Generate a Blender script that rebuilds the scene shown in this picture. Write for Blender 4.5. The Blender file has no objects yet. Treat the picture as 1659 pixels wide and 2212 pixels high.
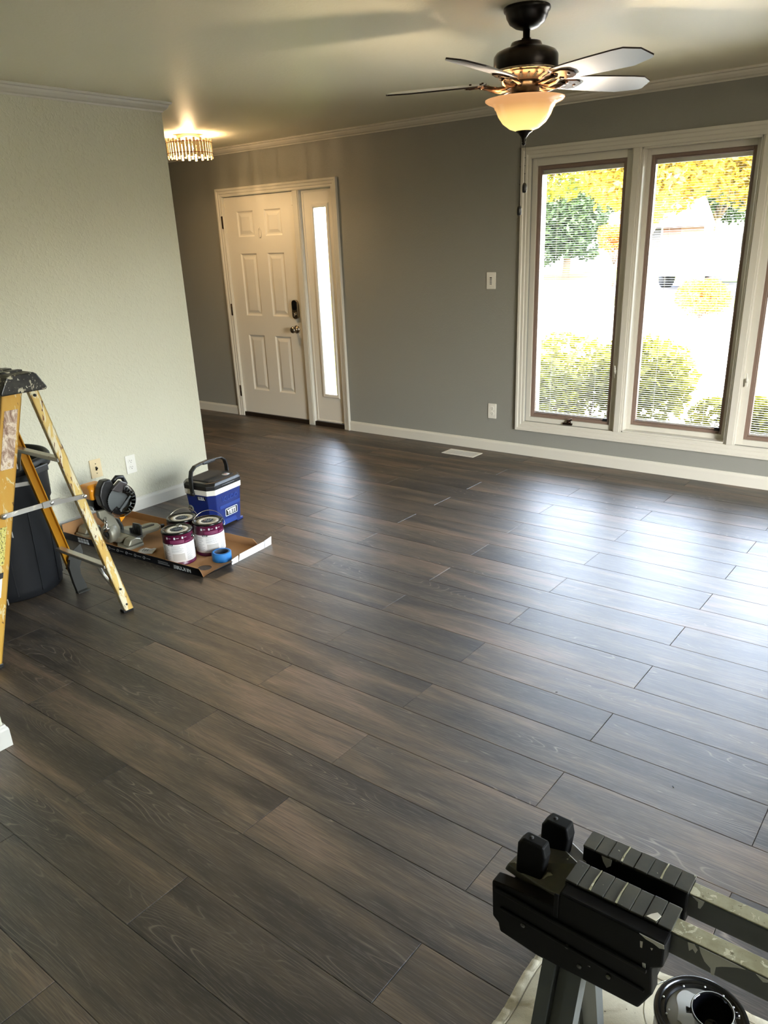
import bpy, math, random
from mathutils import Vector, Matrix
S = bpy.context.scene
C = S.collection
R = math.radians
random.seed(7)

# ------------------------------------------------------------------ camera
W_PX, H_PX = 1659.0, 2212.0
cd = bpy.data.cameras.new('camera'); cam = bpy.data.objects.new('camera', cd); C.objects.link(cam); S.camera = cam
f_px, yaw, pitch, roll = 1653.846, -0.670758, 0.384559, -0.0415181
fw = Vector((math.sin(yaw)*math.cos(pitch), math.cos(yaw)*math.cos(pitch), -math.sin(pitch)))
r0 = Vector((math.cos(yaw), -math.sin(yaw), 0)); u0 = r0.cross(fw)
cr = r0*math.cos(roll) + u0*math.sin(roll); cu = -r0*math.sin(roll) + u0*math.cos(roll)
cam.matrix_world = Matrix(((cr.x, cu.x, -fw.x, 0), (cr.y, cu.y, -fw.y, 0), (cr.z, cu.z, -fw.z, 1.59364), (0, 0, 0, 1)))
cd.sensor_fit = 'HORIZONTAL'; cd.sensor_width = 36.0; cd.lens = f_px*36.0/W_PX
cd.shift_x = (W_PX/2 - 837.09)/W_PX; cd.shift_y = (1189.73 - H_PX/2)/W_PX
cd.clip_start = 0.05; cd.clip_end = 400

# ------------------------------------------------------------------ world, sun, exposure
wd = bpy.data.worlds.new('world'); S.world = wd; wd.use_nodes = True
nt = wd.node_tree; nt.nodes.clear()
sky = nt.nodes.new('ShaderNodeTexSky'); sky.sky_type = 'NISHITA'; sky.sun_disc = False
sky.sun_elevation = R(48); sky.sun_rotation = R(150); sky.air_density = 1.2; sky.dust_density = 3.5; sky.ozone_density = 1.0
hs = nt.nodes.new('ShaderNodeHueSaturation'); hs.inputs['Saturation'].default_value = 0.60
bg = nt.nodes.new('ShaderNodeBackground'); bg.inputs['Strength'].default_value = 5.8
wo = nt.nodes.new('ShaderNodeOutputWorld')
nt.links.new(sky.outputs[0], hs.inputs['Color']); nt.links.new(hs.outputs[0], bg.inputs[0]); nt.links.new(bg.outputs[0], wo.inputs[0])
sd = bpy.data.lights.new('sun', 'SUN'); sd.energy = 13.0; sd.angle = R(0.6); sd.color = (1, 0.95, 0.84)
sun = bpy.data.objects.new('sun', sd); C.objects.link(sun)
sun.rotation_euler = Vector((-0.45, 0.36, -0.90)).to_track_quat('-Z', 'Y').to_euler()   # from behind the house, high
S.view_settings.view_transform = 'Standard'; S.view_settings.look = 'None'
S.view_settings.exposure = 0.74; S.view_settings.gamma = 1.0; S.view_settings.use_curve_mapping = False
try:
    S.cycles.use_denoising = True; S.cycles.max_bounces = 8; S.cycles.diffuse_bounces = 4; S.cycles.glossy_bounces = 3
    S.cycles.transparent_max_bounces = 16; S.cycles.sample_clamp_indirect = 6.0; S.cycles.caustics_reflective = False
    S.cycles.caustics_refractive = False; S.cycles.use_adaptive_sampling = True; S.cycles.adaptive_threshold = 0.035
except Exception: pass
def portal(name, loc, rot, sx, sy):          # guides sky sampling through a window opening, gives no light of its own
    l = bpy.data.lights.new(name, 'AREA'); l.shape = 'RECTANGLE'; l.size = sx; l.size_y = sy; l.cycles.is_portal = True
    o = bpy.data.objects.new(name, l); C.objects.link(o); o.location = loc; o.rotation_euler = rot
portal('portal_front', (-1.63, 5.45, 1.17), (R(-90), 0, 0), 2.3, 1.85)
portal('portal_sidelight', (-4.75, 5.45, 1.09), (R(-90), 0, 0), 0.2, 1.7)
portal('portal_added_right', (3.27, 1.65, 1.2), (R(90), 0, R(90)), 2.3, 2.1)  # serves the added, unseen window in the right wall
def bulb(name, loc, power, col, rad):
    l = bpy.data.lights.new(name, 'POINT'); l.energy = power; l.color = col; l.shadow_soft_size = rad
    o = bpy.data.objects.new(name, l); C.objects.link(o); o.location = loc
    return o

# ------------------------------------------------------------------ materials
def srgb(*c):
    return tuple(((v/255)/12.92 if v/255 <= .04045 else ((v/255+.055)/1.055)**2.4) for v in c) + (1,)
class NT:
    def __init__(s, name):
        s.m = bpy.data.materials.new(name); s.m.use_nodes = True; s.t = s.m.node_tree
        s.b = s.t.nodes['Principled BSDF']; s.out = s.t.nodes['Material Output']
    def n(s, typ, **kw):
        x = s.t.nodes.new('ShaderNode'+typ)
        for k, v in kw.items():
            if k in x.inputs: x.inputs[k].default_value = v
            else: setattr(x, k, v)
        return x
    def l(s, a, b): s.t.links.new(a, b)
    def coord(s, kind='Object', scale=(1, 1, 1), rot=(0, 0, 0)):
        tc = s.n('TexCoord'); mp = s.n('Mapping'); mp.inputs['Scale'].default_value = scale; mp.inputs['Rotation'].default_value = rot
        s.l(tc.outputs[kind], mp.inputs['Vector']); return mp.outputs[0]
    def noise(s, vec, scale, detail=2, rough=.5, dist=0):
        x = s.n('TexNoise'); x.inputs['Scale'].default_value = scale; x.inputs['Detail'].default_value = detail
        x.inputs['Roughness'].default_value = rough; x.inputs['Distortion'].default_value = dist
        if vec is not None: s.l(vec, x.inputs['Vector'])
        return x.outputs['Fac']
    def ramp(s, fac, stops, interp='LINEAR'):
        x = s.n('ValToRGB'); e = x.color_ramp.elements; x.color_ramp.interpolation = interp
        e[0].position, e[0].color = stops[0][0], stops[0][1]; e[1].position, e[1].color = stops[-1][0], stops[-1][1]
        for p, c in stops[1:-1]:
            k = e.new(p); k.color = c
        s.l(fac, x.inputs[0]); return x.outputs[0]
    def mix(s, fac, a, b, blend='MIX'):
        x = s.n('Mix'); x.data_type = 'RGBA'; x.blend_type = blend
        for i, v in ((0, fac), (6, a), (7, b)):
            if hasattr(v, 'links') or hasattr(v, 'is_linked'): s.l(v, x.inputs[i])
            else: x.inputs[i].default_value = v
        return x.outputs[2]
    def math(s, op, a, b=None, clamp=False):
        x = s.n('Math'); x.operation = op; x.use_clamp = clamp
        for i, v in ((0, a), (1, b)):
            if v is None: continue
            if hasattr(v, 'is_linked'): s.l(v, x.inputs[i])
            else: x.inputs[i].default_value = v
        return x.outputs[0]
    def bump(s, h, strength=.3, dist=.002):
        x = s.n('Bump'); x.inputs['Strength'].default_value = strength; x.inputs['Distance'].default_value = dist
        s.l(h, x.inputs['Height']); s.l(x.outputs[0], s.b.inputs['Normal'])
BW = lambda v: (v, v, v, 1)
def plain(name, col, rough=.5, metal=0, spec=.5, bumpy=0, bscale=60, vary=0):
    k = NT(name); c = col if len(col) == 4 else tuple(col)+(1,)
    k.b.inputs['Base Color'].default_value = c; k.b.inputs['Roughness'].default_value = rough
    k.b.inputs['Metallic'].default_value = metal; k.b.inputs['Specular IOR Level'].default_value = spec
    if vary:
        f = k.noise(k.coord(), 9, 3); k.l(k.mix(f, tuple(v*(1-vary) for v in c[:3])+(1,), tuple(min(1, v*(1+vary)) for v in c[:3])+(1,)), k.b.inputs['Base Color'])
    if bumpy: k.bump(k.noise(k.coord(), bscale, 3), bumpy, .002)
    return k.m
def splat(name, base, paints, thr=.62, scale=14, rough=.4, metal=0, stain=None, stretch=(1, 1, 1), thr2=.66):
    """base material with dried paint splatters (shape of their own)"""
    k = NT(name); v = k.coord('Object', stretch)
    f = k.noise(v, scale, 4, .62, .8); g = k.noise(v, scale*2.3, 3, .6, .3)
    col = base
    if stain: col = k.mix(k.ramp(k.noise(v, scale*.45, 5, .65), [(.42, BW(0)), (.62, BW(1))]), base, stain)
    c1 = k.ramp(f, [(thr, BW(0)), (thr+.02, BW(1))]); c2 = k.ramp(g, [(thr2, BW(0)), (thr2+.02, BW(1))])
    col = k.mix(c1, col, paints[0]); col = k.mix(c2, col, paints[-1])
    k.l(col, k.b.inputs['Base Color']); k.b.inputs['Roughness'].default_value = rough; k.b.inputs['Metallic'].default_value = metal
    k.bump(k.math('ADD', c1, c2), .25, .001)
    return k.m
def wall_mat(name, col, bscale, strength, spec=.3, rough=.55):
    k = NT(name); v = k.coord()
    a = k.noise(v, bscale, 3, .55, .4); h = k.ramp(a, [(.48, BW(0)), (.66, BW(1))])
    fine = k.noise(v, bscale*3.2, 2)
    big = k.noise(v, .9, 2)
    k.l(k.mix(big, tuple(x*.95 for x in col[:3])+(1,), tuple(min(1, x*1.04) for x in col[:3])+(1,)), k.b.inputs['Base Color'])
    k.b.inputs['Roughness'].default_value = rough; k.b.inputs['Specular IOR Level'].default_value = spec
    k.bump(k.math('ADD', h, k.math('MULTIPLY', fine, .35)), strength, .003)
    return k.m
M = {}
M['wall_light'] = wall_mat('light_grey_wall_paint', srgb(206, 204, 184), 62, .50)
M['wall_dark'] = wall_mat('slate_grey_wall_paint', srgb(143, 143, 137), 90, .20, .35, .5)
M['ceiling'] = wall_mat('ceiling_paint', srgb(243, 239, 216), 45, .10, .35, .5)
M['white'] = plain('white_trim_paint', srgb(208, 205, 194), .35)
M['door_white'] = plain('door_paint', srgb(222, 218, 207), .42)
M['plate'] = plain('white_plate_plastic', srgb(226, 224, 215), .3)
M['ivory'] = plain('ivory_plate_plastic', srgb(218, 200, 160), .35)
M['dark'] = plain('dark_slot', (.01, .01, .01, 1), .6)
M['sub'] = plain('subfloor', (.012, .010, .009, 1), .8)
M['threshold'] = plain('bronze_threshold', srgb(48, 38, 30), .4, .4)
M['bronze'] = plain('oil_rubbed_bronze', (.012, .009, .007, 1), .28, .6)
M['bronze_lt'] = plain('lighter_bronze', (.05, .028, .018, 1), .22, .8)  # lighter, redder bronze for hinges, crank and blade irons
M['nickel'] = plain('satin_nickel', srgb(150, 140, 125), .25, 1)
M['blackplastic'] = plain('black_plastic', (.008, .008, .008, 1), .38, 0, .5, .15, 90)
M['blackgloss'] = plain('black_gloss_plastic', (.004, .004, .005, 1), .06)
M['sashbrown'] = plain('taupe_sash_cladding', srgb(128, 108, 96), .45)
M['slat'] = plain('blind_slat_white', srgb(232, 228, 214), .45)
M['cord'] = plain('blind_cord', srgb(190, 185, 170), .7)
M['slate_fab'] = plain('grey_bin_plastic', srgb(25, 26, 28), .5, 0, .25, .1, 50, .15)
M['bin_dark'] = plain('dark_bin_plastic', srgb(24, 25, 27), .5, 0, .25)
M['shoe'] = plain('dark_pressed_steel', srgb(66, 66, 62), .45, .3)
M['alu'] = splat('scratched_aluminium', (.55, .54, .50, 1), [(.60, .57, .48, 1), (.25, .22, .17, 1)], .60, 30, .32, .85, None, (1, 1, 1), .68)
M['steel'] = plain('grey_painted_steel', srgb(88, 92, 92), .38, .3, .5, .08, 25, .12)
M['chrome'] = plain('chrome', (.8, .8, .8, 1), .12, 1)
M['cast'] = plain('cast_aluminium', srgb(150, 148, 132), .42, .35, .5, .1, 80, .1)
M['orange'] = plain('yellow_orange_plastic', srgb(230, 150, 30), .3)
M['kraft'] = plain('kraft_cardboard', srgb(172, 130, 88), .8, 0, .2, .1, 40, .06)
M['boxblack'] = plain('black_printed_cardboard', srgb(14, 17, 24), .35)
M['boxwhite'] = plain('white_cardboard', srgb(220, 222, 222), .6)
M['ink'] = plain('white_ink', srgb(200, 205, 208), .6)
M['greyink'] = plain('grey_ink', srgb(120, 122, 124), .6)
M['paper'] = plain('white_paper', srgb(225, 224, 220), .7)
M['blue'] = plain('blue_cooler_plastic', srgb(13, 36, 104), .3, 0, .5, .05, 100)
M['blue_lt'] = plain('blue_cooler_inset', srgb(36, 62, 134), .42)
M['coolerwhite'] = plain('white_cooler_band', srgb(232, 230, 220), .35)
M['tape'] = plain('blue_masking_tape', srgb(36, 118, 190), .6)
M['maroon'] = plain('maroon_can_label', srgb(86, 14, 52), .35)
M['maroon_lt'] = plain('mauve_label_panel', srgb(118, 50, 84), .4)
M['label'] = plain('white_can_label', srgb(224, 222, 220), .45)
M['cream'] = splat('cream_lid_ring', srgb(214, 206, 188), [srgb(120, 112, 98), srgb(60, 56, 50)], .66, 26, .5)
M['wire'] = plain('galvanised_wire', (.75, .74, .70, 1), .25, 1)
M['greypaint'] = plain('wet_grey_paint', srgb(178, 178, 172), .18)
M['paintcup'] = plain('black_gloss_cup', (.003, .003, .004, 1), .05)
M['canrim'] = plain('black_can_rim', (.006, .006, .006, 1), .22)
M['caplad'] = splat('paint_splattered_black_cap', (.010, .010, .009, 1), [srgb(178, 172, 150), srgb(210, 206, 190)], .61, 34, .35, 0, (.035, .033, .028, 1), (1, 1, 1), .67)
M['fiberglass'] = splat('worn_yellow_fibreglass', srgb(192, 148, 54), [srgb(206, 190, 140), srgb(120, 84, 34)], .61, 20, .45, 0, srgb(190, 140, 40), (1.6, 1.6, .5), .69)
M['fiberglass_rear'] = splat('stained_yellow_fibreglass', srgb(204, 176, 104), [srgb(212, 202, 168), srgb(96, 50, 24)], .50, 22, .45, 0, srgb(196, 160, 84), (1.5, 1.5, .30), .615)
M['fiberglass_in'] = plain('clean_yellow_fibreglass', srgb(188, 132, 20), .4, 0, .5, .05, 40, .1)
M['railtop'] = splat('painted_over_rail_top', srgb(168, 163, 134), [srgb(204, 200, 172), srgb(118, 112, 84)], .60, 60, .4, .1, srgb(146, 140, 110))
M['headtop'] = splat('dusty_black_head_top', srgb(60, 60, 54), [srgb(150, 146, 124), srgb(176, 172, 150)], .67, 30, .4, 0, srgb(74, 72, 62), (1, 1, 1), .70)
M['headside'] = splat('paint_flecked_black_plastic', (.0035, .0035, .0035, 1), [srgb(190, 192, 190), srgb(190, 192, 190)], .76, 18, .55, 0, None, (1, 1, 1), .765)
M['headside'].node_tree.nodes['Principled BSDF'].inputs['Specular IOR Level'].default_value = .18
M['railside'] = splat('rail_side_dark_grey_paint', srgb(70, 72, 72), [srgb(172, 174, 174), srgb(120, 120, 118)], .74, 12, .42, .1, srgb(60, 61, 60), (1, 1, 1), .72)
M['canvas'] = None
M['blade_under'] = plain('pale_fan_blade', srgb(192, 196, 206), .32, 0, .5, .03, 20)
M['blade_edge'] = plain('fan_blade_edge', srgb(40, 30, 26), .4)
M['amber'] = plain('sticker_label', srgb(206, 196, 92), .5, 0, .4, .1, 200, .35)
def label_mat():
    k = NT('printed_warning_label'); v = k.coord('Object', (60, 60, 60))
    f = k.noise(v, 2.2, 4, .7, .6); k.l(k.ramp(f, [(.40, srgb(70, 64, 44)), (.48, srgb(196, 186, 84)), (.60, srgb(214, 206, 130)), (.70, srgb(110, 100, 60))]), k.b.inputs['Base Color'])
    return k.m
M['warning'] = label_mat()
def peeled():
    k = NT('peeled_label'); v = k.coord('Object', (1, 1, .7))
    f = k.noise(v, 24, 5, .7, .5); k.l(k.ramp(f, [(.40, srgb(128, 96, 78)), (.5, srgb(176, 150, 130)), (.58, srgb(222, 208, 190)), (.7, srgb(170, 132, 80))]), k.b.inputs['Base Color'])
    return k.m
M['peeled'] = peeled()
def canvas():
    k = NT('canvas_drop_cloth'); v = k.coord()
    f = k.noise(v, 5, 5, .65, 1.0); c = k.ramp(f, [(.3, srgb(176, 168, 142)), (.55, srgb(208, 200, 176)), (.72, srgb(140, 124, 88))])
    g = k.ramp(k.noise(v, 60, 3, .6), [(.70, BW(0)), (.73, BW(1))])
    k.l(k.mix(g, c, srgb(104, 96, 82)), k.b.inputs['Base Color']); k.b.inputs['Roughness'].default_value = .9; k.b.inputs['Specular IOR Level'].default_value = .1
    k.bump(k.math('ADD', f, k.math('MULTIPLY', k.noise(v, 380, 2), .3)), .5, .006)
    return k.m
M['canvas'] = canvas()
def glass_thin(name, tint=(1, 1, 1, 1), rough=0.0, gloss=.07):
    k = NT(name); k.t.nodes.remove(k.b)
    tr = k.n('BsdfTransparent'); tr.inputs[0].default_value = tint; gl = k.n('BsdfGlossy'); gl.inputs['Roughness'].default_value = rough
    fr = k.n('Fresnel'); fr.inputs[0].default_value = 1.25; mx = k.n('MixShader')
    k.l(fr.outputs[0], mx.inputs[0]); k.l(tr.outputs[0], mx.inputs[1]); k.l(gl.outputs[0], mx.inputs[2]); k.l(mx.outputs[0], k.out.inputs[0])
    return k.m
M['glass'] = glass_thin('window_glass')
M['clearguard'] = glass_thin('smoky_clear_guard', (.62, .60, .60, 1), .08)
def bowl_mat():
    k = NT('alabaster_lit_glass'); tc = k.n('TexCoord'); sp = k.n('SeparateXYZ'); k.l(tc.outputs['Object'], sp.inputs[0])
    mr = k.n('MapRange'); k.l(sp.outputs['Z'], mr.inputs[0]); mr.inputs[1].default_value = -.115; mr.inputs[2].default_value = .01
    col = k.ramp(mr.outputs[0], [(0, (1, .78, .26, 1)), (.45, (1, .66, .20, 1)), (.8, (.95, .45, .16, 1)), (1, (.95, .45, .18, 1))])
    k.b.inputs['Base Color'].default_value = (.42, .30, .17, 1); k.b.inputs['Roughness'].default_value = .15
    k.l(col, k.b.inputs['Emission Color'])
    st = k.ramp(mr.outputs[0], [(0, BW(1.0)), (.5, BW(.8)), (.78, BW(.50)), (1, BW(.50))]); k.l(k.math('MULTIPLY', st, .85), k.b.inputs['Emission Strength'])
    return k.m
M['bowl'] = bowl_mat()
def emis(name, col, s, base=None):
    k = NT(name); k.b.inputs['Emission Color'].default_value = col; k.b.inputs['Emission Strength'].default_value = s
    k.b.inputs['Base Color'].default_value = base or col; return k.m
M['crystal'] = emis('lit_crystal', (1, .62, .20, 1), .10, (.30, .21, .10, 1))
M['bulb'] = emis('lit_bulb', (1, .85, .55, 1), 12)
M['copper'] = plain('copper_ring', srgb(120, 60, 36), .35, .7)
def plank_mat():
    k = NT('dark_oak_vinyl_plank')
    tc = k.n('TexCoord'); oi = k.n('ObjectInfo')
    # shift the grain of each plank by its own random number
    rnd = oi.outputs['Random']; cx = k.n('CombineXYZ')
    k.l(k.math('MULTIPLY', rnd, 37.0), cx.inputs[0]); k.l(k.math('MULTIPLY', rnd, 91.0), cx.inputs[1]); k.l(k.math('MULTIPLY', rnd, 13.0), cx.inputs[2])
    va = k.n('VectorMath'); va.operation = 'ADD'; k.l(tc.outputs['Object'], va.inputs[0]); k.l(cx.outputs[0], va.inputs[1])
    def mp(scale):
        m = k.n('Mapping'); m.inputs['Scale'].default_value = scale; k.l(va.outputs[0], m.inputs['Vector']); return m.outputs[0]
    band = k.noise(mp((.8, 5.6, 1)), 1.5, 3, .55, .6)                      # broad light and dark streaks
    tone = k.math('ADD', k.math('MULTIPLY', band, .90), k.math('MULTIPLY', rnd, .10))
    base = k.ramp(tone, [(.36, srgb(35, 30, 24)), (.45, srgb(57, 49, 39)), (.52, srgb(77, 66, 52)), (.59, srgb(97, 81, 62)), (.68, srgb(122, 100, 80))])
    # cathedral grain: contour lines of a stretched field
    fld = k.noise(mp((.62, 5.4, 1)), 1.35, 2, .45, .2)
    ph = k.math('FRACT', k.math('MULTIPLY', fld, 40.0))
    line = k.ramp(ph, [(0, BW(0)), (.40, BW(.10)), (.5, BW(1)), (.60, BW(.10)), (1, BW(0))])
    gate = k.math('MULTIPLY', k.ramp(k.noise(mp((1.1, 5.5, 1)), 2.0, 3), [(.50, BW(0)), (.62, BW(1))]), k.ramp(band, [(.42, BW(1)), (.60, BW(.25))]))
    fine = k.noise(mp((5, 170, 1)), 1.6, 3, .6)
    pore = k.ramp(k.noise(mp((12, 330, 1)), 1.3, 2, .6), [(.52, BW(0)), (.70, BW(1))])
    c = k.mix(k.math('MULTIPLY', k.ramp(fine, [(.35, BW(0)), (.65, BW(1))]), .62), base, srgb(40, 34, 27))
    c = k.mix(k.math('MULTIPLY', k.math('MULTIPLY', line, gate), .42), c, srgb(168, 152, 134))
    c = k.mix(k.math('MULTIPLY', pore, .22), c, srgb(150, 136, 122))
    k.l(c, k.b.inputs['Base Color'])
    k.l(k.math('ADD', .39, k.math('MULTIPLY', fine, .12)), k.b.inputs['Roughness'])
    k.b.inputs['Specular IOR Level'].default_value = .58
    k.b.inputs['IOR'].default_value = 1.62
    h = k.math('ADD', k.math('MULTIPLY', k.math('MULTIPLY', line, gate), -.6), k.math('MULTIPLY', fine, .8))
    k.bump(h, .22, .0008)
    return k.m
M['plank'] = plank_mat()
def ground(name, a, b, sc):
    k = NT(name); f = k.noise(k.coord(), sc, 5, .6); k.l(k.mix(f, a, b), k.b.inputs['Base Color']); k.b.inputs['Roughness'].default_value = .95; k.b.inputs['Specular IOR Level'].default_value = .1; return k.m
M['lawn'] = ground('lawn', srgb(64, 76, 22), srgb(104, 106, 40), 1.2)
M['concrete'] = ground('concrete_drive', srgb(196, 190, 178), srgb(214, 208, 198), 2)
M['asphalt'] = ground('street_asphalt', srgb(58, 60, 66), srgb(72, 72, 76), 2)
def leafm(name, a, b):
    k = NT(name); f = k.noise(k.coord(), 3.5, 2)
    c = k.mix(f, a, b); k.l(c, k.b.inputs['Base Color']); k.b.inputs['Roughness'].default_value = .6; k.b.inputs['Specular IOR Level'].default_value = .2
    tl = k.n('BsdfTranslucent'); k.l(c, tl.inputs[0]); mx = k.n('MixShader'); mx.inputs[0].default_value = .35
    k.l(k.b.outputs[0], mx.inputs[1]); k.l(tl.outputs[0], mx.inputs[2]); k.l(mx.outputs[0], k.out.inputs[0]); return k.m
M['leaf_green'] = leafm('green_foliage', srgb(26, 40, 26), srgb(48, 64, 28))
M['leaf_yellow'] = leafm('yellow_green_foliage', srgb(88, 80, 22), srgb(146, 118, 26))
M['leaf_bush'] = leafm('shrub_foliage', srgb(46, 60, 14), srgb(128, 120, 22))
M['leaf_orange'] = leafm('orange_foliage', srgb(150, 84, 24), srgb(180, 120, 34))
M['bark'] = plain('bark', srgb(84, 70, 56), .9)
M['siding'] = plain('house_siding', srgb(104, 104, 110), .7)
M['brick'] = plain('house_brick', srgb(88, 58, 50), .8)
M['shingle'] = plain('roof_shingle', srgb(76, 54, 52), .9)
M['garage'] = plain('garage_door_paint', srgb(112, 114, 122), .6)
M['soffit'] = plain('soffit', srgb(206, 180, 160), .7)
M['hood'] = plain('vehicle_paint', srgb(230, 230, 232), .3)

# ------------------------------------------------------------------ mesh builder
class MB:
    def __init__(s): s.v = []; s.f = []; s.mi = []; s.sm = []; s.x = Matrix(); s.cur = 0; s.smooth = False
    def _add(s, vs, fs, smooth=None):
        b = len(s.v); s.v += [tuple(s.x @ Vector(p)) for p in vs]
        for f in fs: s.f.append(tuple(i+b for i in f)); s.mi.append(s.cur); s.sm.append(s.smooth if smooth is None else smooth)
        return s
    def box(s, a, b):
        (x0, y0, z0), (x1, y1, z1) = a, b
        x0, x1 = sorted((x0, x1)); y0, y1 = sorted((y0, y1)); z0, z1 = sorted((z0, z1))
        return s._add([(x0, y0, z0), (x1, y0, z0), (x1, y1, z0), (x0, y1, z0), (x0, y0, z1), (x1, y0, z1), (x1, y1, z1), (x0, y1, z1)],
                      [(0, 3, 2, 1), (4, 5, 6, 7), (0, 1, 5, 4), (1, 2, 6, 5), (2, 3, 7, 6), (3, 0, 4, 7)], False)
    def prism(s, poly, h0, h1, axis='z', smooth=False):
        """poly in the plane across axis: z->(x,y), y->(x,z), x->(y,z)"""
        n = len(poly)
        def P(p, h): return {'z': (p[0], p[1], h), 'y': (p[0], h, p[1]), 'x': (h, p[0], p[1])}[axis]
        vs = [P(p, h0) for p in poly] + [P(p, h1) for p in poly]
        a = sum(poly[i][0]*poly[(i+1) % n][1]-poly[(i+1) % n][0]*poly[i][1] for i in range(n))
        fl = (a < 0) ^ (h1 < h0) ^ (axis == 'y')
        fs = [tuple(range(n-1, -1, -1)), tuple(range(n, 2*n))] + [(i, (i+1) % n, n+(i+1) % n, n+i) for i in range(n)]
        if fl: fs = [tuple(reversed(f)) for f in fs]
        b = len(s.f); s._add(vs, fs, smooth); s.sm[b] = s.sm[b+1] = False
        return s
    def lathe(s, prof, c=(0, 0, 0), seg=32, smooth=True):
        """prof list of (r,z) bottom->top or any order; closed at r=0"""
        vs = []; fs = []; rings = []
        for r, z in prof:
            if r <= 1e-6: rings.append([len(vs)]); vs.append((c[0], c[1], c[2]+z))
            else:
                rings.append(list(range(len(vs), len(vs)+seg)))
                vs += [(c[0]+r*math.cos(2*math.pi*i/seg), c[1]+r*math.sin(2*math.pi*i/seg), c[2]+z) for i in range(seg)]
        for A, B in zip(rings, rings[1:]):
            for i in range(seg):
                j = (i+1) % seg
                if len(A) == 1 and len(B) == 1: break
                if len(A) == 1: fs.append((A[0], B[j], B[i]))
                elif len(B) == 1: fs.append((A[i], A[j], B[0]))
                else: fs.append((A[i], A[j], B[j], B[i]))
        return s._add(vs, fs, smooth)
    def tube(s, pts, r, seg=8, closed=False, smooth=True):
        pts = [Vector(p) for p in pts]; n = len(pts); rs = r if isinstance(r, (list, tuple)) else [r]*n
        up = None; vs = []
        for i, p in enumerate(pts):
            if closed: d = pts[(i+1) % n]-pts[i-1]
            else: d = pts[min(i+1, n-1)]-pts[max(i-1, 0)]
            d.normalize()
            if up is None: up = Vector((0, 0, 1)) if abs(d.z) < .9 else Vector((1, 0, 0))
            a = up - d*up.dot(d)
            if a.length < 1e-5: a = d.orthogonal()
            a.normalize(); b = d.cross(a); up = a
            vs += [tuple(p + (a*math.cos(2*math.pi*k/seg)+b*math.sin(2*math.pi*k/seg))*rs[i]) for k in range(seg)]
        fs = []
        for i in range(n if closed else n-1):
            for k in range(seg):
                i2 = (i+1) % n; k2 = (k+1) % seg
                fs.append((i*seg+k, i*seg+k2, i2*seg+k2, i2*seg+k))
        if not closed: fs += [tuple(range(seg-1, -1, -1)), tuple(range((n-1)*seg, n*seg))]
        return s._add(vs, fs, smooth)
    def cyl(s, a, b, r, seg=16, smooth=True): return s.tube([a, b], r, seg, False, smooth)
    def quad(s, *p): return s._add(list(p), [tuple(range(len(p)))])
    def mesh(s, name, mats):
        me = bpy.data.meshes.new(name); me.from_pydata(s.v, [], s.f)
        for m in (mats if isinstance(mats, (list, tuple)) else [mats]): me.materials.append(M[m] if isinstance(m, str) else m)
        me.polygons.foreach_set('material_index', s.mi); me.polygons.foreach_set('use_smooth', s.sm); me.update()
        return me
def put(name, me, parent=None, loc=None, bevel=0, seg=2):
    o = bpy.data.objects.new(name, me); C.objects.link(o); o.parent = parent
    if loc is not None: o.location = loc
    if bevel:
        b = o.modifiers.new('bevel', 'BEVEL'); b.width = bevel; b.segments = seg; b.limit_method = 'ANGLE'; b.angle_limit = R(35); b.harden_normals = False
    return o
def obj(name, mb, mats, parent=None, bevel=0, loc=None, seg=2): return put(name, mb.mesh(name, mats), parent, loc, bevel, seg)
def tag(o, label=None, cat=None, group=None, kind=None):
    if label: o['label'] = label
    if cat: o['category'] = cat
    if group: o['group'] = group
    if kind: o['kind'] = kind
    return o
def thing(name, label, cat, loc=(0, 0, 0), rz=0, group=None):
    o = bpy.data.objects.new(name, None); C.objects.link(o); o.location = loc; o.rotation_euler = (0, 0, rz); o.empty_display_size = .05
    return tag(o, label, cat, group)
def struct(name, mb=None, mats=None, bevel=0, loc=None, label=None, cat=None):
    o = obj(name, mb, mats, None, bevel, loc) if mb else bpy.data.objects.new(name, None)
    if not mb: C.objects.link(o)
    return tag(o, label, cat, None, 'structure')
def text_mesh(name, s, size, mat, extrude=.0004, bold=.0, sx=1.0, shear=0):
    cu_ = bpy.data.curves.new(name+'_src', 'FONT'); cu_.body = s; cu_.size = size; cu_.extrude = extrude; cu_.offset = bold
    cu_.align_x = 'CENTER'; cu_.align_y = 'CENTER'; cu_.shear = shear; cu_.resolution_u = 3
    o = bpy.data.objects.new(name+'_src', cu_); C.objects.link(o); bpy.context.view_layer.update()
    me = bpy.data.meshes.new_from_object(o.evaluated_get(bpy.context.evaluated_depsgraph_get())); me.name = name
    bpy.data.objects.remove(o); bpy.data.curves.remove(cu_)
    me.materials.clear(); me.materials.append(M[mat])
    if sx != 1: me.transform(Matrix.Diagonal((sx, 1, 1, 1)))
    return me
def basis(o, xa, ya, za):
    xa, ya, za = Vector(xa).normalized(), Vector(ya).normalized(), Vector(za).normalized()
    return Matrix(((xa.x, ya.x, za.x, o[0]), (xa.y, ya.y, za.y, o[1]), (xa.z, ya.z, za.z, o[2]), (0, 0, 0, 1)))

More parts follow.
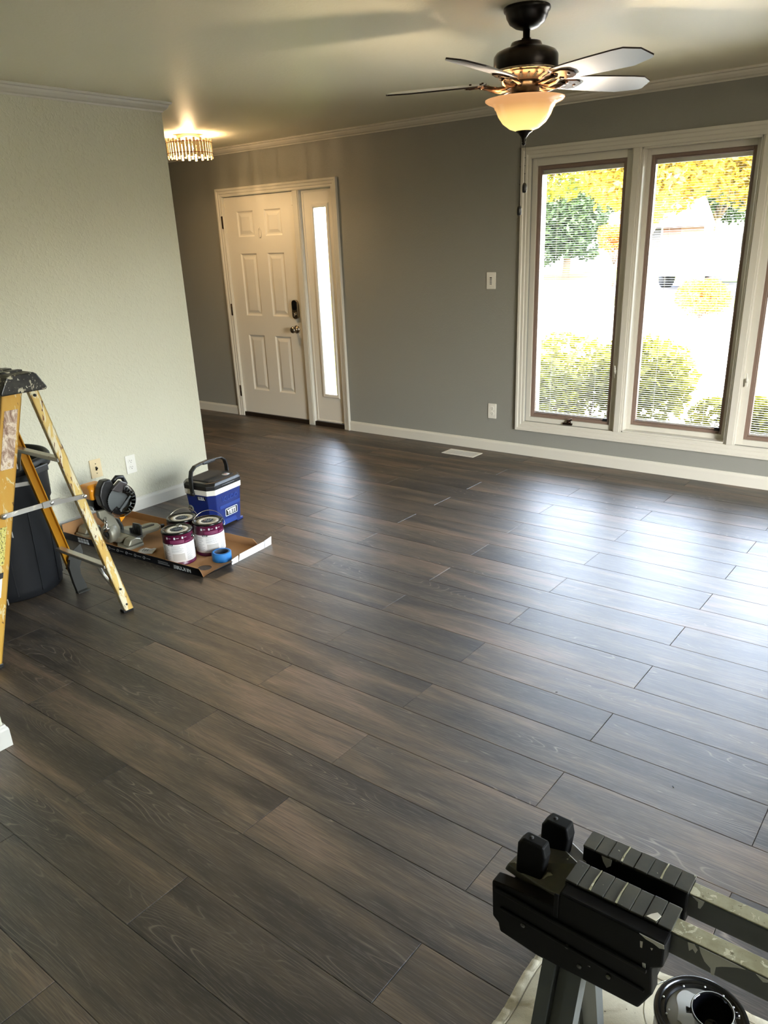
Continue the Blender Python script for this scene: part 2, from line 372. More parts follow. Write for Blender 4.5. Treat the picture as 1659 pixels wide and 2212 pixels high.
# ================================================================== THE SETTING
H = 2.42; FWL = 5.241; XL, XR, YB = -7.6, 3.1, -3.1
def sweep(mb, path, prof, z=0.0, cap=True):
    """profile (out, up) swept along a floor-plan polyline; out points to the right of travel"""
    n = len(path); nrm = []
    for a, b in zip(path, path[1:]):
        d = Vector((b[0]-a[0], b[1]-a[1])).normalized(); nrm.append(Vector((d.y, -d.x)))
    vs = []
    for i, p in enumerate(path):
        if i == 0: m = nrm[0]
        elif i == n-1: m = nrm[-1]
        else:
            m = nrm[i-1]+nrm[i]; m = m/ (m.length_squared/2)
        vs += [(p[0]+m.x*o, p[1]+m.y*o, z+u) for o, u in prof]
    k = len(prof); fs = []
    for i in range(n-1):
        for j in range(k-1):
            fs.append((i*k+j, i*k+j+1, (i+1)*k+j+1, (i+1)*k+j))
    if cap: fs += [tuple(range(k)), tuple(reversed(range((n-1)*k, n*k)))]
    mb._add(vs, fs, False)
BASEP = [(0, 0), (.013, 0), (.013, .066), (.011, .074), (.0075, .079), (.006, .086), (0, .086)]
CROWNP = [(0, -.054), (.006, -.054), (.009, -.046), (.020, -.040), (.031, -.026), (.036, -.014), (.046, -.012), (.050, -.003), (.050, 0)]
def casing(mb, x0, x1, z0, z1, prof, yf, four=True):
    """mitred casing round an opening in a wall facing -y; prof (outward, proud)"""
    rings = []
    for o, d in prof:
        rings.append([(x0-o, yf-d, (z0-o) if four else 0), (x0-o, yf-d, z1+o), (x1+o, yf-d, z1+o), (x1+o, yf-d, (z0-o) if four else 0)])
    vs = [p for r in rings for p in r]; fs = []
    for i in range(len(rings)-1):
        for j in range(4 if four else 3):
            a, b = i*4+j, i*4+(j+1) % 4
            fs.append((a, b, b+4, a+4))
    if not four:
        k = len(rings); fs += [tuple(i*4 for i in range(k)), tuple(i*4+3 for i in reversed(range(k)))]
    mb._add(vs, fs, False)
CASP = [(0, 0), (0, .010), (.007, .013), (.022, .013), (.027, .017), (.046, .018), (.052, .023), (.068, .024), (.070, .020), (.070, 0)]

# walls
WX0, WX1, WZ0, WZ1 = -2.762, -.518, .268, 2.073       # window opening
DX0, DX1, DZ1 = -5.947, -4.590, 2.030                 # entry door opening
mb = MB(); y0, y1 = FWL, FWL+.19
for x0, x1, z0, z1 in ((XL, DX0, 0, H), (DX0, DX1, DZ1, H), (DX1, WX0, 0, H), (WX0, WX1, 0, WZ0), (WX0, WX1, WZ1, H), (WX1, XR+.15, 0, H)):
    mb.box((x0, y0, z0), (x1, y1, z1))
struct('wall_front', mb, 'wall_dark')
mb = MB().box((-4.42, YB, 0), (-4.30, 3.39, H)); struct('wall_left', mb, 'wall_light')
mb = MB().box((-2.60, YB, 0), (-2.475, .925, H)); struct('wall_hall', mb, 'wall_light')
mb = MB().box((XL-.15, 2.0, 0), (XL, FWL+.19, H)); struct('wall_entry', mb, 'wall_dark')
mb = MB().box((XL, 2.0, 0), (-4.42, 2.1, H)); struct('wall_closet', mb, 'wall_light')
mb = MB()
for a, b, c, d in ((YB-.15, .5, 0, H), (2.8, FWL, 0, H), (.5, 2.8, 0, .12), (.5, 2.8, 2.28, H)): mb.box((XR, a, c), (XR+.15, b, d))  # opening left for the added fill-light window
struct('wall_right', mb, 'wall_light')
mb = MB()
mb.box((-4.42, YB-.15, 0), (XR, YB, H))
struct('wall_back', mb, 'wall_light')
mb = MB().box((XL-.3, YB-.4, H), (XR+.4, 6.05, H+.16)); struct('ceiling', mb, 'ceiling')
mb = MB().box((XL-.3, FWL+.19, 2.17), (XR+.4, 6.05, H)); struct('roof_soffit', mb, 'soffit')

# mouldings
mb = MB(); sweep(mb, [(XL, FWL), (XR, FWL)], CROWNP, H); struct('trim_1', mb, 'white')
mb = MB(); sweep(mb, [(-4.30, YB), (-4.30, 3.39), (-4.42, 3.39), (-4.42, 2.1)], CROWNP, H); struct('trim_2', mb, 'white')
mb = MB(); sweep(mb, [(XL, FWL), (-6.022, FWL)], BASEP); struct('baseboard_entry', mb, 'white')
mb = MB(); sweep(mb, [(-4.522, FWL), (XR, FWL)], BASEP); struct('baseboard_front', mb, 'white')
mb = MB(); sweep(mb, [(-4.30, YB), (-4.30, 3.39), (-4.42, 3.39), (-4.42, 2.1)], BASEP); struct('baseboard_left', mb, 'white')
mb = MB(); sweep(mb, [(-2.475, YB), (-2.475, .925), (-2.60, .925), (-2.60, YB)], BASEP); struct('baseboard_hall', mb, 'white')

# floor: rows of planks, each plank an object
RW, RY0 = .19748, 1.10438
fl = struct('floor', MB().box((XL, YB, -.05), (XR, FWL+.005, -.0075)), 'sub')
def plank_mesh(w, d):
    x, y, e, g = w/2, d/2, .0013, .0005
    v = [(-x+g, -y+g, -.007), (x-g, -y+g, -.007), (x-g, y-g, -.007), (-x+g, y-g, -.007), (-x+g, -y+g, -.0012), (x-g, -y+g, -.0012), (x-g, y-g, -.0012), (-x+g, y-g, -.0012),
         (-x+g+e, -y+g+e, 0), (x-g-e, -y+g+e, 0), (x-g-e, y-g-e, 0), (-x+g+e, y-g-e, 0)]
    m = MB(); m._add(v, [(0, 3, 2, 1), (0, 1, 5, 4), (1, 2, 6, 5), (2, 3, 7, 6), (3, 0, 4, 7), (4, 5, 9, 8), (5, 6, 10, 9), (6, 7, 11, 10), (7, 4, 8, 11), (8, 9, 10, 11)])
    return m.mesh('plank', 'plank')
LP = 1.2055; full = plank_mesh(LP, RW)
for n in range(-5, 22):
    ya, yb = RY0+RW*(n-1), min(RY0+RW*n, FWL)
    base = (-.820 if n % 2 == 0 else -1.464)+LP*4
    xs = [base-LP*i for i in range(14)]
    xmin = XL if ya > 2.0 else -4.42
    for a, b in zip(xs[1:], xs):
        a, b = max(a, xmin), min(b, XR)
        if b-a < .02: continue
        me = full if (b-a > LP-.001 and yb-ya > RW-.001) else plank_mesh(b-a, yb-ya)
        p = put('plank', me, fl, ((a+b)/2, (ya+yb)/2, 0))
mb = MB(); n = -6                                    # rows behind the camera, joined
while RY0+RW*(n-1) > YB-.2:
    ya, yb = max(YB, RY0+RW*(n-1)), RY0+RW*n
    base = (-.820 if n % 2 == 0 else -1.464)+LP*4
    for i in range(9):
        a, b = max(base-LP*(i+1), -4.42), min(base-LP*i, XR)
        if b-a > .02 and yb > ya: mb.box((a+.0006, ya+.0006, -.007), (b-.0006, yb-.0006, 0))
    n -= 1
tag(obj('plank_rows', mb, 'plank', fl), kind='stuff')

# entry door with its sidelight
d1 = struct('door_1'); d1.location = (0, 0, 0)
mb = MB(); casing(mb, DX0+.012, DX1-.004, 0, DZ1-.008, CASP, FWL, False); obj('door_casing', mb, 'white', d1)
mb = MB().box((DX0, FWL-.001, 0), (DX0+.014, FWL+.14, DZ1)).box((DX1-.006, FWL-.001, 0), (DX1, FWL+.14, DZ1)).box((DX0, FWL-.001, DZ1-.010), (DX1, FWL+.14, DZ1))
obj('door_jamb', mb, 'white', d1)
mb = MB().box((-5.034, FWL-.012, 0), (-4.962, FWL+.14, DZ1-.010)).box((-5.026, FWL-.017, .012), (-4.970, FWL-.012, DZ1-.010)); obj('door_post', mb, 'white', d1, .002)
mb = MB().box((DX0+.014, FWL-.004, 0), (-5.034, FWL+.14, .038)).box((-4.962, FWL-.004, 0), (DX1-.006, FWL+.14, .040)); obj('threshold', mb, 'threshold', d1)
lx0, lx1, ly = -5.930, -5.038, FWL+.012
PX = [(-5.775, -5.560), (-5.418, -5.207)]; PZ = [(.270, .801), (.979, 1.533), (1.676, 1.895)]
mb = MB().box((lx0, ly+.011, .040), (lx1, ly+.046, 2.018))
xs = [lx0, PX[0][0], PX[0][1], PX[1][0], PX[1][1], lx1]
for a, b in ((0, 1), (2, 3), (4, 5)): mb.box((xs[a], ly, .040), (xs[b], ly+.011, 2.018))
zs = [.040, .270, .801, .979, 1.533, 1.676, 1.895, 2.018]
for a, b in PX:
    for k in (0, 2, 4, 6): mb.box((a, ly, zs[k]), (b, ly+.011, zs[k+1]))
leaf = obj('door_leaf', mb, 'door_white', d1)
def raised_panel(x0, x1, z0, z1, yf):
    """ogee rim, sunk flat, raised field"""
    rings = [(0, 0), (.004, .002), (.012, .0085), (.020, .0095), (.026, .0092), (.050, .0030), (.053, .0026)]
    vs = []; fs = []
    for i, d in rings: vs += [(x0+i, yf+d, z0+i), (x1-i, yf+d, z0+i), (x1-i, yf+d, z1-i), (x0+i, yf+d, z1-i)]
    for k in range(len(rings)-1):
        for j in range(4): fs.append((k*4+j, k*4+(j+1) % 4, k*4+4+(j+1) % 4, k*4+4+j))
    e = (len(rings)-1)*4; fs.append((e, e+1, e+2, e+3))
    m = MB(); m._add(vs, fs, False); return m
for a, b in PX:
    for c, d in PZ: obj('door_panel', raised_panel(a, b, c, d, ly), 'door_white', leaf)
for z in (.250, 1.032, 1.808):
    mb = MB().box((-5.962, FWL-.016, z-.052), (-5.944, FWL+.012, z+.052)).cyl((-5.946, FWL-.016, z-.054), (-5.946, FWL-.016, z+.054), .006, 10); tag(obj('hinge', mb, 'bronze_lt', d1), 'bronze hinge')
mb = MB().lathe([(0, 0), (.034, 0), (.036, -.006), (.024, -.012), (.012, -.020), (.012, -.036), (.026, -.044), (.030, -.056), (.026, -.068), (.012, -.074), (0, -.074)], (0, 0, 0), 28)
k = obj('door_knob', mb, 'nickel', leaf); k.matrix_local = basis((-5.120, ly, .870), (1, 0, 0), (0, 0, 1), (0, 1, 0)); tag(k, 'satin nickel door knob')
def rrect(w, h, r, n=5):
    p = []
    for cx, cy, a0 in ((w/2-r, h/2-r, 0), (-w/2+r, h/2-r, 90), (-w/2+r, -h/2+r, 180), (w/2-r, -h/2+r, 270)):
        for i in range(n+1): a = R(a0+90*i/n); p.append((cx+r*math.cos(a), cy+r*math.sin(a)))
    return p
mb = MB().prism([(x-5.109, z+1.047) for x, z in rrect(.072, .165, .030)], ly, ly-.024, 'y'); lk = obj('keypad_lock', mb, 'nickel', leaf, .004); tag(lk, 'keypad lock, black above and nickel below')
mb = MB().prism([(x-5.109, z+1.082) for x, z in rrect(.056, .082, .022)], ly-.024, ly-.0275, 'y').prism([(x-5.109, z+1.104) for x, z in rrect(.010, .010, .004)], ly-.0275, ly-.0285, 'y')
mb.lathe([(0, .034), (.013, .034), (.015, .016), (.018, 0), (.020, 0)], (0, 0, 0), 20) if False else None
obj('keypad', mb, 'blackgloss', d1)
mb = MB().box((-5.117, ly-.045, .985), (-5.101, ly-.024, 1.025)).cyl((-5.109, ly-.024, 1.005), (-5.109, ly-.032, 1.005), .020, 20); obj('thumb_turn', mb, 'nickel', d1, .003)
mb = MB().tube([(-5.488+.017*math.sin(a)*(1-.25*math.cos(a)), ly-.006, 1.706+.040*math.cos(a)) for a in [2*math.pi*i/24 for i in range(24)]], .0028, 8, True).box((-5.492, ly-.008, 1.742), (-5.484, ly, 1.754))
obj('wreath_hook', mb, 'door_white', leaf)
mb = MB().box((-5.060, ly-.014, 1.908), (-5.042, ly, 1.978)).box((-5.038, ly-.022, 1.93), (-5.030, ly-.001, 1.995)); obj('door_sensor', mb, 'plate', leaf, .003)
mb = MB(); sx0, sx1, sy = -4.955, -4.598, FWL+.016
gx0, gx1, gz0, gz1 = -4.820, -4.678, .302, 1.878
mb.box((sx0, sy, .042), (gx0, sy+.04, 2.018)).box((gx1, sy, .042), (sx1, sy+.04, 2.018)).box((gx0, sy, .042), (gx1, sy+.04, gz0)).box((gx0, sy, gz1), (gx1, sy+.04, 2.018))
sl = obj('sidelight', mb, 'door_white', d1)
mb = MB(); casing(mb, gx0+.002, gx1-.002, gz0+.002, gz1-.002, [(0, -.03), (0, .004), (.006, .010), (.024, .011), (.032, .004), (.034, 0)], sy); obj('glass_frame', mb, 'door_white', sl)
mb = MB(); casing(mb, sx0+.026, sx1-.020, .06, 2.000, [(0, 0), (0, .004), (.010, .006), (.012, 0)], sy); obj('frame_bead', mb, 'door_white', sl)
mb = MB().box((gx0, sy+.018, gz0), (gx1, sy+.022, gz1)); obj('glass', mb, 'glass', sl)

# front window: casing, two posts, three lights
mb = MB(); casing(mb, WX0, WX1, WZ0, WZ1, CASP, FWL, True); struct('trim_3', mb, 'white')
for i, (a, b) in enumerate(((-2.055, -1.994), (-1.287, -1.226))):
    mb = MB().box((a, FWL-.012, WZ0), (b, FWL+.16, WZ1)).box((a+.010, FWL-.019, WZ0), (b-.010, FWL-.012, WZ1)); struct('trim_%d' % (4+i), mb, 'white', .002)
def dp(x, z, y):
    q = y/5.229; return x*q, 1.594+(z-1.594)*q
def window(idx, ox0, ox1, rx0, rx1, rz0, rz1, ysash, gw, slat_label, crank):
    """ox: opening between posts; rx/rz: the taupe sash outside"""
    w = struct('window_%d' % idx)
    mb = MB(); y = FWL-.006                            # white liner between the posts and the sash
    for (a, b, c, d) in ((ox0, rx0, WZ0, WZ1), (rx1, ox1, WZ0, WZ1), (rx0, rx1, WZ0, rz0), (rx0, rx1, rz1, WZ1)): mb.box((a, ysash-.012, c), (b, FWL+.17, d))
    obj('window_liner', mb, 'white', w, .0015)
    mb = MB()
    if ysash-.012 > FWL+.02:
        for (a, b, c, d) in ((ox0, ox0+.012, WZ0, WZ1), (ox1-.012, ox1, WZ0, WZ1), (ox0, ox1, WZ0, WZ0+.012), (ox0, ox1, WZ1-.012, WZ1)): mb.box((a, FWL-.004, c), (b, ysash-.012, d))
        obj('stop_bead', mb, 'white', w, .002)
    mb = MB(); t = gw
    for (a, b, c, d) in ((rx0, rx0+t, rz0, rz1), (rx1-t, rx1, rz0, rz1), (rx0+t, rx1-t, rz0, rz0+t), (rx0+t, rx1-t, rz1-t, rz1)): mb.box((a, ysash, c), (b, ysash+.045, d))
    e = .006
    for (a, b, c, d) in ((rx0+t, rx0+t+e, rz0+t, rz1-t), (rx1-t-e, rx1-t, rz0+t, rz1-t), (rx0+t+e, rx1-t-e, rz0+t, rz0+t+e), (rx0+t+e, rx1-t-e, rz1-t-e, rz1-t)): mb.box((a, ysash+.008, c), (b, ysash+.045, d))
    sash = obj('sash', mb, 'sashbrown', w, .002)
    g0, g1, h0, h1 = rx0+t+e, rx1-t-e, rz0+t+e, rz1-t-e
    mb = MB().box((g0-.004, ysash+.010, h0-.004), (g1+.004, ysash+.013, h1+.004)); obj('pane', mb, 'glass', w)
    mb = MB().box((rx1-t-.030, ysash-.004, rz0+t-.001), (rx1-t+.004, ysash+.004, rz0+t+.020)); obj('corner_stop', mb, 'dark', w)
    if crank:
        cx = (rx0+rx1)/2+.010; cz = rz0-.020; yy = ysash-.012
        mb = MB().box((cx-.045, yy-.014, cz-.010), (cx+.028, yy, cz+.004)).cyl((cx, yy-.006, cz+.004), (cx, yy-.010, cz+.022), .016, 18)
        mb.tube([(cx-.006, yy-.012, cz+.018), (cx+.012, yy-.026, cz+.026), (cx+.030, yy-.032, cz+.034)], .0045, 8).lathe([(0, -.008), (.007, -.004), (.007, .006), (0, .010)], (cx+.032, yy-.033, cz+.036), 10)
        tag(obj('crank_handle', mb, 'bronze_lt', w), 'bronze folding crank handle')
    # the blind between the panes
    bl = thing('window_blind', slat_label, 'blind', ((g0+g1)/2, ysash+.030, h0))
    def L(m): m.x = Matrix.Translation((-(g0+g1)/2, -(ysash+.030), -h0)); return m
    mb = L(MB()); mb.box((g0+.002, ysash+.020, h1-.026), (g1-.002, ysash+.040, h1-.001)); obj('headrail', mb, 'slat', bl, .002)
    mb = L(MB()); mb.box((g0+.003, ysash+.022, h0+.002), (g1-.003, ysash+.038, h0+.010)); obj('bottom_rail', mb, 'slat', bl, .002)
    mb = L(MB()); z = h0+.020; pitch_ = .0146
    while z < h1-.030:
        dy, dz = .0062, .0006
        mb._add([(g0+.003, ysash+.030-dy, z-dz), (g1-.003, ysash+.030-dy, z-dz), (g1-.003, ysash+.030, z+.0010), (g0+.003, ysash+.030, z+.0010), (g1-.003, ysash+.030+dy, z), (g0+.003, ysash+.030+dy, z),
                 (g0+.003, ysash+.030-dy, z-dz-.0005), (g1-.003, ysash+.030-dy, z-dz-.0005), (g1-.003, ysash+.030, z+.0005), (g0+.003, ysash+.030, z+.0005), (g1-.003, ysash+.030+dy, z-.0005), (g0+.003, ysash+.030+dy, z-.0005)],
                [(0, 1, 2, 3), (3, 2, 4, 5), (7, 6, 9, 8), (8, 9, 11, 10), (0, 6, 7, 1), (5, 4, 10, 11)]); z += pitch_
    tag(obj('slats', mb, 'slat', bl), kind='stuff')
    for q in (.20, .80):
        xx = g0+(g1-g0)*q; mb = L(MB()); mb.cyl((xx, ysash+.023, h0+.01), (xx, ysash+.023, h1-.02), .0007, 5).cyl((xx, ysash+.037, h0+.01), (xx, ysash+.037, h1-.02), .0007, 5); obj('ladder_cord', mb, 'cord', bl)
    return w
ya = FWL+.030
x0, z1 = dp(-2.706, 2.022, ya); x1, z0 = dp(-2.079, .313, ya)
window(1, WX0, -2.055, max(x0, WX0+.02), min(x1, -2.075), z0, z1, ya, .022, 'thin-slatted white blind of the left window, above the bronze crank handle', True)
yb_ = FWL+.075
x0, z1 = dp(-1.926, 2.021, yb_); x1, z0 = dp(-1.312, .333, yb_)
window(2, -1.994, -1.287, x0, x1, z0, z1, yb_, .020, 'thin-slatted white blind of the wider middle window between the two posts', False)
window(3, -1.226, WX1, -1.186, WX1-.045, .305, 2.035, ya, .022, 'thin-slatted white blind of the right window, cut by the photo edge', False)
for x, z in ((-2.066, .683), (-1.205, .686)):
    mb = MB().box((x-.006, FWL-.002, z-.040), (x+.006, FWL+.018, z+.010)).tube([(x, FWL-.004, z-.01), (x+.004, FWL-.020, z+.012), (x+.001, FWL-.022, z+.048)], [.006, .005, .004], 8)
    lv = obj('window_lever', mb, 'plate', bpy.data.objects['window_1' if x < -1.5 else 'window_3'])
for idx, (ax, lo, hi) in ((4, ('x', .5, 2.8)),):  # added window out of view, lets in extra daylight to fill the room
    w = struct('window_%d' % idx); mb = MB(); g = MB(); n = 3
    def P3(t, u0, z, u1, t2, z2):
        a, b = (XR+.05+u0, t, z), (XR+.05+u1, t2, z2)
        c, d = (t, YB-.05-u0, z), (t2, YB-.05-u1, z2)
        return (a, b) if ax == 'x' else (c, d)
    for i in range(n+1):
        t = lo+(hi-lo-.06)*i/n; mb.box(*P3(t, 0, .12, .05, t+.06, 2.28))
    mb.box(*P3(lo, 0, .12, .05, hi, .18)).box(*P3(lo, 0, 2.22, .05, hi, 2.28)); obj('window_frame', mb, 'white', w)
    g.box(*P3(lo, .02, .15, .023, hi, 2.25)); obj('pane', g, 'glass', w)

# outlets, switch, floor register
def plate(name, label, cat, M4, w, h, mat, kind):
    t = thing(name, label, cat); t.matrix_world = M4
    mb = MB().prism(rrect(w, h, .004, 3), 0, .006); obj('cover_plate', mb, mat, t, .0015)
    if kind == 'outlet':
        for s in (-1, 1):
            mb = MB().prism([(x*1.0, y+s*.0205) for x, y in rrect(.034, .030, .012, 4)], .006, .0085); rc = obj('receptacle', mb, mat, t)
            mb = MB()
            for dx, hh in ((-.0065, .009), (.0065, .007)): mb.box((dx-.0011, s*.0205+.002-hh/2+.002, .0085), (dx+.0011, s*.0205+.002+hh/2+.002, .0089))
            mb.cyl((0, s*.0205-.0075, .0085), (0, s*.0205-.0075, .0089), .0026, 10); obj('slots', mb, 'dark', rc)
        mb = MB().cyl((0, 0, .006), (0, 0, .0072), .003, 10); obj('screw', mb, mat, t)
    elif kind == 'switch':
        mb = MB().box((-.005, -.012, .006), (.005, .012, .009)); obj('switch_slot', mb, 'bronze', t)
        mb = MB().box((-.004, -.002, .008), (.004, .008, .020)); obj('toggle', mb, 'bronze', t)
        for s in (-1, 1): mb = MB().cyl((0, s*.030, .006), (0, s*.030, .0072), .0035, 10); obj('screw', mb, 'nickel', t)
    elif kind == 'rocker':
        mb = MB().prism(rrect(.033, .067, .003, 2), .006, .0085); obj('button_panel', mb, mat, t)
        for i in range(5): mb = MB().box((-.009, .020-.011*i-.003, .0085), (.009, .020-.011*i+.003, .0098)); obj('button', mb, 'greyink' if i else 'dark', t, .001)
    return t
plate('wall_outlet', 'white duplex outlet low on the slate grey wall, left of the window', 'outlet', basis((-3.045, FWL, .318), (1, 0, 0), (0, 0, 1), (0, -1, 0)), .072, .116, 'plate', 'outlet')
plate('wall_switch', 'white five-button switch on the slate grey wall, left of the window', 'switch', basis((-3.068, FWL, 1.289), (1, 0, 0), (0, 0, 1), (0, -1, 0)), .076, .118, 'plate', 'rocker')
plate('wall_outlet', 'white duplex outlet low on the pale wall, above the saw', 'outlet', basis((-4.30, 2.774, .314), (0, 1, 0), (0, 0, 1), (1, 0, 0)), .074, .118, 'plate', 'outlet')
plate('wall_switch', 'ivory switch plate with dark toggle low on the pale wall', 'switch', basis((-4.30, 2.525, .347), (0, 1, 0), (0, 0, 1), (1, 0, 0)), .078, .116, 'ivory', 'switch')
t = thing('floor_register', 'white metal floor register beside the baseboard under the outlet', 'register', (-3.205, 5.045, 0))
mb = MB()
for a, b, c, d in ((-.148, .148, -.072, -.052), (-.148, .148, .052, .072), (-.148, -.126, -.052, .052), (.126, .148, -.052, .052)): mb.box((a, c, 0), (b, d, .004))
obj('frame', mb, 'plate', t, .0015)
mb = MB().box((-.126, -.052, .0002), (.126, .052, .001)); obj('duct', mb, 'dark', t)
mb = MB()
for i in range(26):
    if i == 13: continue
    x = -.120+i*.0096; mb.box((x, -.050, .0010), (x+.0045, .050, .0032))
mb.box((-.006, -.052, .001), (.010, .052, .0036)); tag(obj('louvres', mb, 'plate', t), kind='stuff')

# ================================================================== CEILING FAN
AX, AY = -1.722, 3.192
fan = thing('ceiling_fan', 'dark bronze five-blade ceiling fan with a lit amber glass bowl', 'ceiling fan', (AX, AY, H))
Z = lambda z: z-H
mb = MB().lathe([(0, 0), (.090, 0), (.092, -.006), (.090, -.014), (.084, -.018), (.080, -.034), (.068, -.054), (.046, -.068), (.026, -.074), (0, -.074)], (0, 0, 0), 48); obj('canopy', mb, 'bronze', fan)
mb = MB().lathe([(0, Z(2.352)), (.014, Z(2.352)), (.014, Z(2.318)), (.019, Z(2.316)), (.019, Z(2.296)), (0, Z(2.296))], (0, 0, 0), 24); obj('downrod', mb, 'bronze', fan)
mb = MB().lathe([(0, Z(2.306)), (.040, Z(2.306)), (.058, Z(2.302)), (.062, Z(2.294)), (.064, Z(2.286)), (.095, Z(2.278)), (.118, Z(2.268)), (.127, Z(2.256)), (.128, Z(2.250)), (.128, Z(2.212)), (.124, Z(2.204)), (.126, Z(2.200)), (.124, Z(2.196)), (.112, Z(2.192))], (0, 0, 0), 56)
obj('motor_housing', mb, 'bronze', fan)
mb = MB().lathe([(.128, Z(2.205)), (.131, Z(2.202)), (.129, Z(2.197)), (.118, Z(2.193)), (.113, Z(2.196))], (0, 0, 0), 56); obj('trim_ring', mb, 'nickel', fan)
mb = MB().lathe([(.112, Z(2.194)), (.100, Z(2.182)), (.072, Z(2.172)), (.066, Z(2.168)), (0, Z(2.168))], (0, 0, 0), 56); vc = obj('vent_cone', mb, plain('pinkish_metal', (.42, .33, .28, 1), .3, .7), fan)
mb = MB()
for i in range(20):
    a = 2*math.pi*i/20; mb.x = Matrix.Rotation(a, 4, 'Z'); mb._add([(.078, -.006, Z(2.1735)), (.104, -.004, Z(2.1845)), (.106, .004, Z(2.1853)), (.080, .005, Z(2.1742)), (.078, -.006, Z(2.1715)), (.104, -.004, Z(2.1825)), (.106, .004, Z(2.1833)), (.080, .005, Z(2.1722))], [(3, 2, 1, 0), (4, 5, 6, 7), (0, 1, 5, 4), (1, 2, 6, 5), (2, 3, 7, 6), (3, 0, 4, 7)], False)
obj('vent_slots', mb, 'dark', vc)
mb = MB().lathe([(0, Z(2.170)), (.060, Z(2.170)), (.062, Z(2.164)), (.060, Z(2.158)), (.057, Z(2.156)), (.057, Z(2.124)), (.064, Z(2.121)), (.064, Z(2.117)), (.050, Z(2.114)), (0, Z(2.114))], (0, 0, 0), 40); obj('switch_housing', mb, 'bronze', fan)
mb = MB().lathe([(.062, Z(2.118)), (.080, Z(2.110)), (.092, Z(2.100)), (.090, Z(2.098)), (.060, Z(2.112))], (0, 0, 0), 40); obj('bowl_holder', mb, 'nickel', fan)
bz = Z(2.094)
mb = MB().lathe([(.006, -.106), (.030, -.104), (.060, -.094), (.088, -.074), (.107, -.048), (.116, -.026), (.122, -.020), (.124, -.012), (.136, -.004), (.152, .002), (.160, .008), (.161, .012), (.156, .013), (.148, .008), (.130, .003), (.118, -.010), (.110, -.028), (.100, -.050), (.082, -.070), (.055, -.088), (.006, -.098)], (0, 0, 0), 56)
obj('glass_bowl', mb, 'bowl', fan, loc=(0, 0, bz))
mb = MB().lathe([(0, bz-.100), (.034, bz-.102), (.036, bz-.106), (.024, bz-.112), (.012, bz-.126), (.008, bz-.136), (.010, bz-.140), (.006, bz-.144), (.009, bz-.150), (.004, bz-.155), (0, bz-.156)], (0, 0, 0), 24); obj('finial', mb, 'bronze', fan)
for cx_, cy_, zt, zb in ((.006, .005, Z(1.945), Z(1.795)), (-.012, -.004, Z(2.045), Z(1.708))):
    mb = MB().cyl((cx_, cy_, zt), (cx_, cy_, zb), .0011, 6)
    for q in range(3): mb.lathe([(0, -.003), (.003, 0), (0, .003)], (cx_, cy_, zt+(zb-zt)*(.35+.2*q)), 8)
    ch = obj('pull_chain', mb, 'bronze', fan)
    mb = MB().lathe([(0, zb+.004), (.004, zb+.003), (.0085, zb-.004), (.010, zb-.012), (.010, zb-.026), (.0085, zb-.034), (0, zb-.037)], (cx_, cy_, 0), 14); obj('pull', mb, 'blackplastic', ch)
def blade_mesh():
    m = MB(); pts = [(.165, -.046), (.185, -.055), (.26, -.062), (.36, -.068), (.47, -.072), (.520, -.070), (.572, -.036), (.580, .030), (.568, .044), (.47, .072), (.36, .068), (.26, .062), (.185, .055), (.165, .046)]
    m.x = Matrix.Translation((0, 0, Z(2.166))) @ Matrix.Rotation(R(-13), 4, 'X') ; m.prism(pts, 0, .0055, 'z'); me = m.mesh('blade', ['blade_under', 'blade_edge'])
    me.polygons.foreach_set('material_index', [0, 0]+[1]*len(pts)); return me
def iron_mesh():
    m = MB(); T = Matrix.Translation((0, 0, Z(2.166))) @ Matrix.Rotation(R(-13), 4, 'X')
    for s in (-1, 1): m.tube([(.050, s*.006, Z(2.160)), (.075, s*.014, Z(2.148)), (.105, s*.026, Z(2.144)), (.135, s*.030, Z(2.150)), (.158, s*.022, Z(2.158)), (.178, s*.010, Z(2.160))], [.0075, .0085, .009, .008, .007, .006], 10)
    m.x = T; m.prism([(.150+.0, -.020), (.175, -.034), (.215, -.038), (.240, -.026), (.250, 0), (.240, .026), (.215, .038), (.175, .034), (.150, .020)], -.007, 0)
    for px, py in ((.178, -.022), (.178, .022), (.225, 0)):
        m.cyl((px, py, -.010), (px, py, -.006), .006, 10); m.cyl((px, py, .005), (px, py, .011), .005, 10)
    return m.mesh('blade_iron', 'bronze_lt')
bm_, im_ = blade_mesh(), iron_mesh()
for i in range(5):
    a = R(-15+72*i); b = put('blade', bm_, fan); b.rotation_euler = (0, 0, a); k = put('blade_iron', im_, b)
bulb('fan_bulb', (AX+.050, AY+.02, 2.085), 34, (1, .80, .56), .022); bulb('fan_bulb.001', (AX-.050, AY-.02, 2.085), 34, (1, .80, .56), .022)

# entry light
EX, EY = -5.33, 4.43
el = thing('flush_ceiling_light', 'lit drum ceiling light of crystal rods in the entry, beside the wall edge', 'ceiling light', (EX, EY, H))
mb = MB().lathe([(0, 0), (.090, 0), (.092, -.030), (.088, -.034), (0, -.034)], (0, 0, 0), 40); obj('canopy', mb, 'plate', el)
mb = MB().lathe([(0, -.034), (.010, -.034), (.010, -.070), (.016, -.072), (.016, -.080), (0, -.080)], (0, 0, 0), 16)
for k_ in range(3):
    a = 2*math.pi*k_/3+.4; mb.tube([(.06*math.cos(a), .06*math.sin(a), -.033), (.166*math.cos(a), .166*math.sin(a), -.058)], .003, 6)
obj('lamp_holder', mb, 'nickel', el)
for z in (-.060, -.135):
    mb = MB().tube([(.1775*math.cos(2*math.pi*i/48), .1775*math.sin(2*math.pi*i/48), z) for i in range(48)], .0026, 6, True); obj('ring', mb, 'copper', el)
rod = MB().prism(rrect(.0045, .019, .002, 2), -.062, .058); rod_me = rod.mesh('crystal_rod', 'crystal')
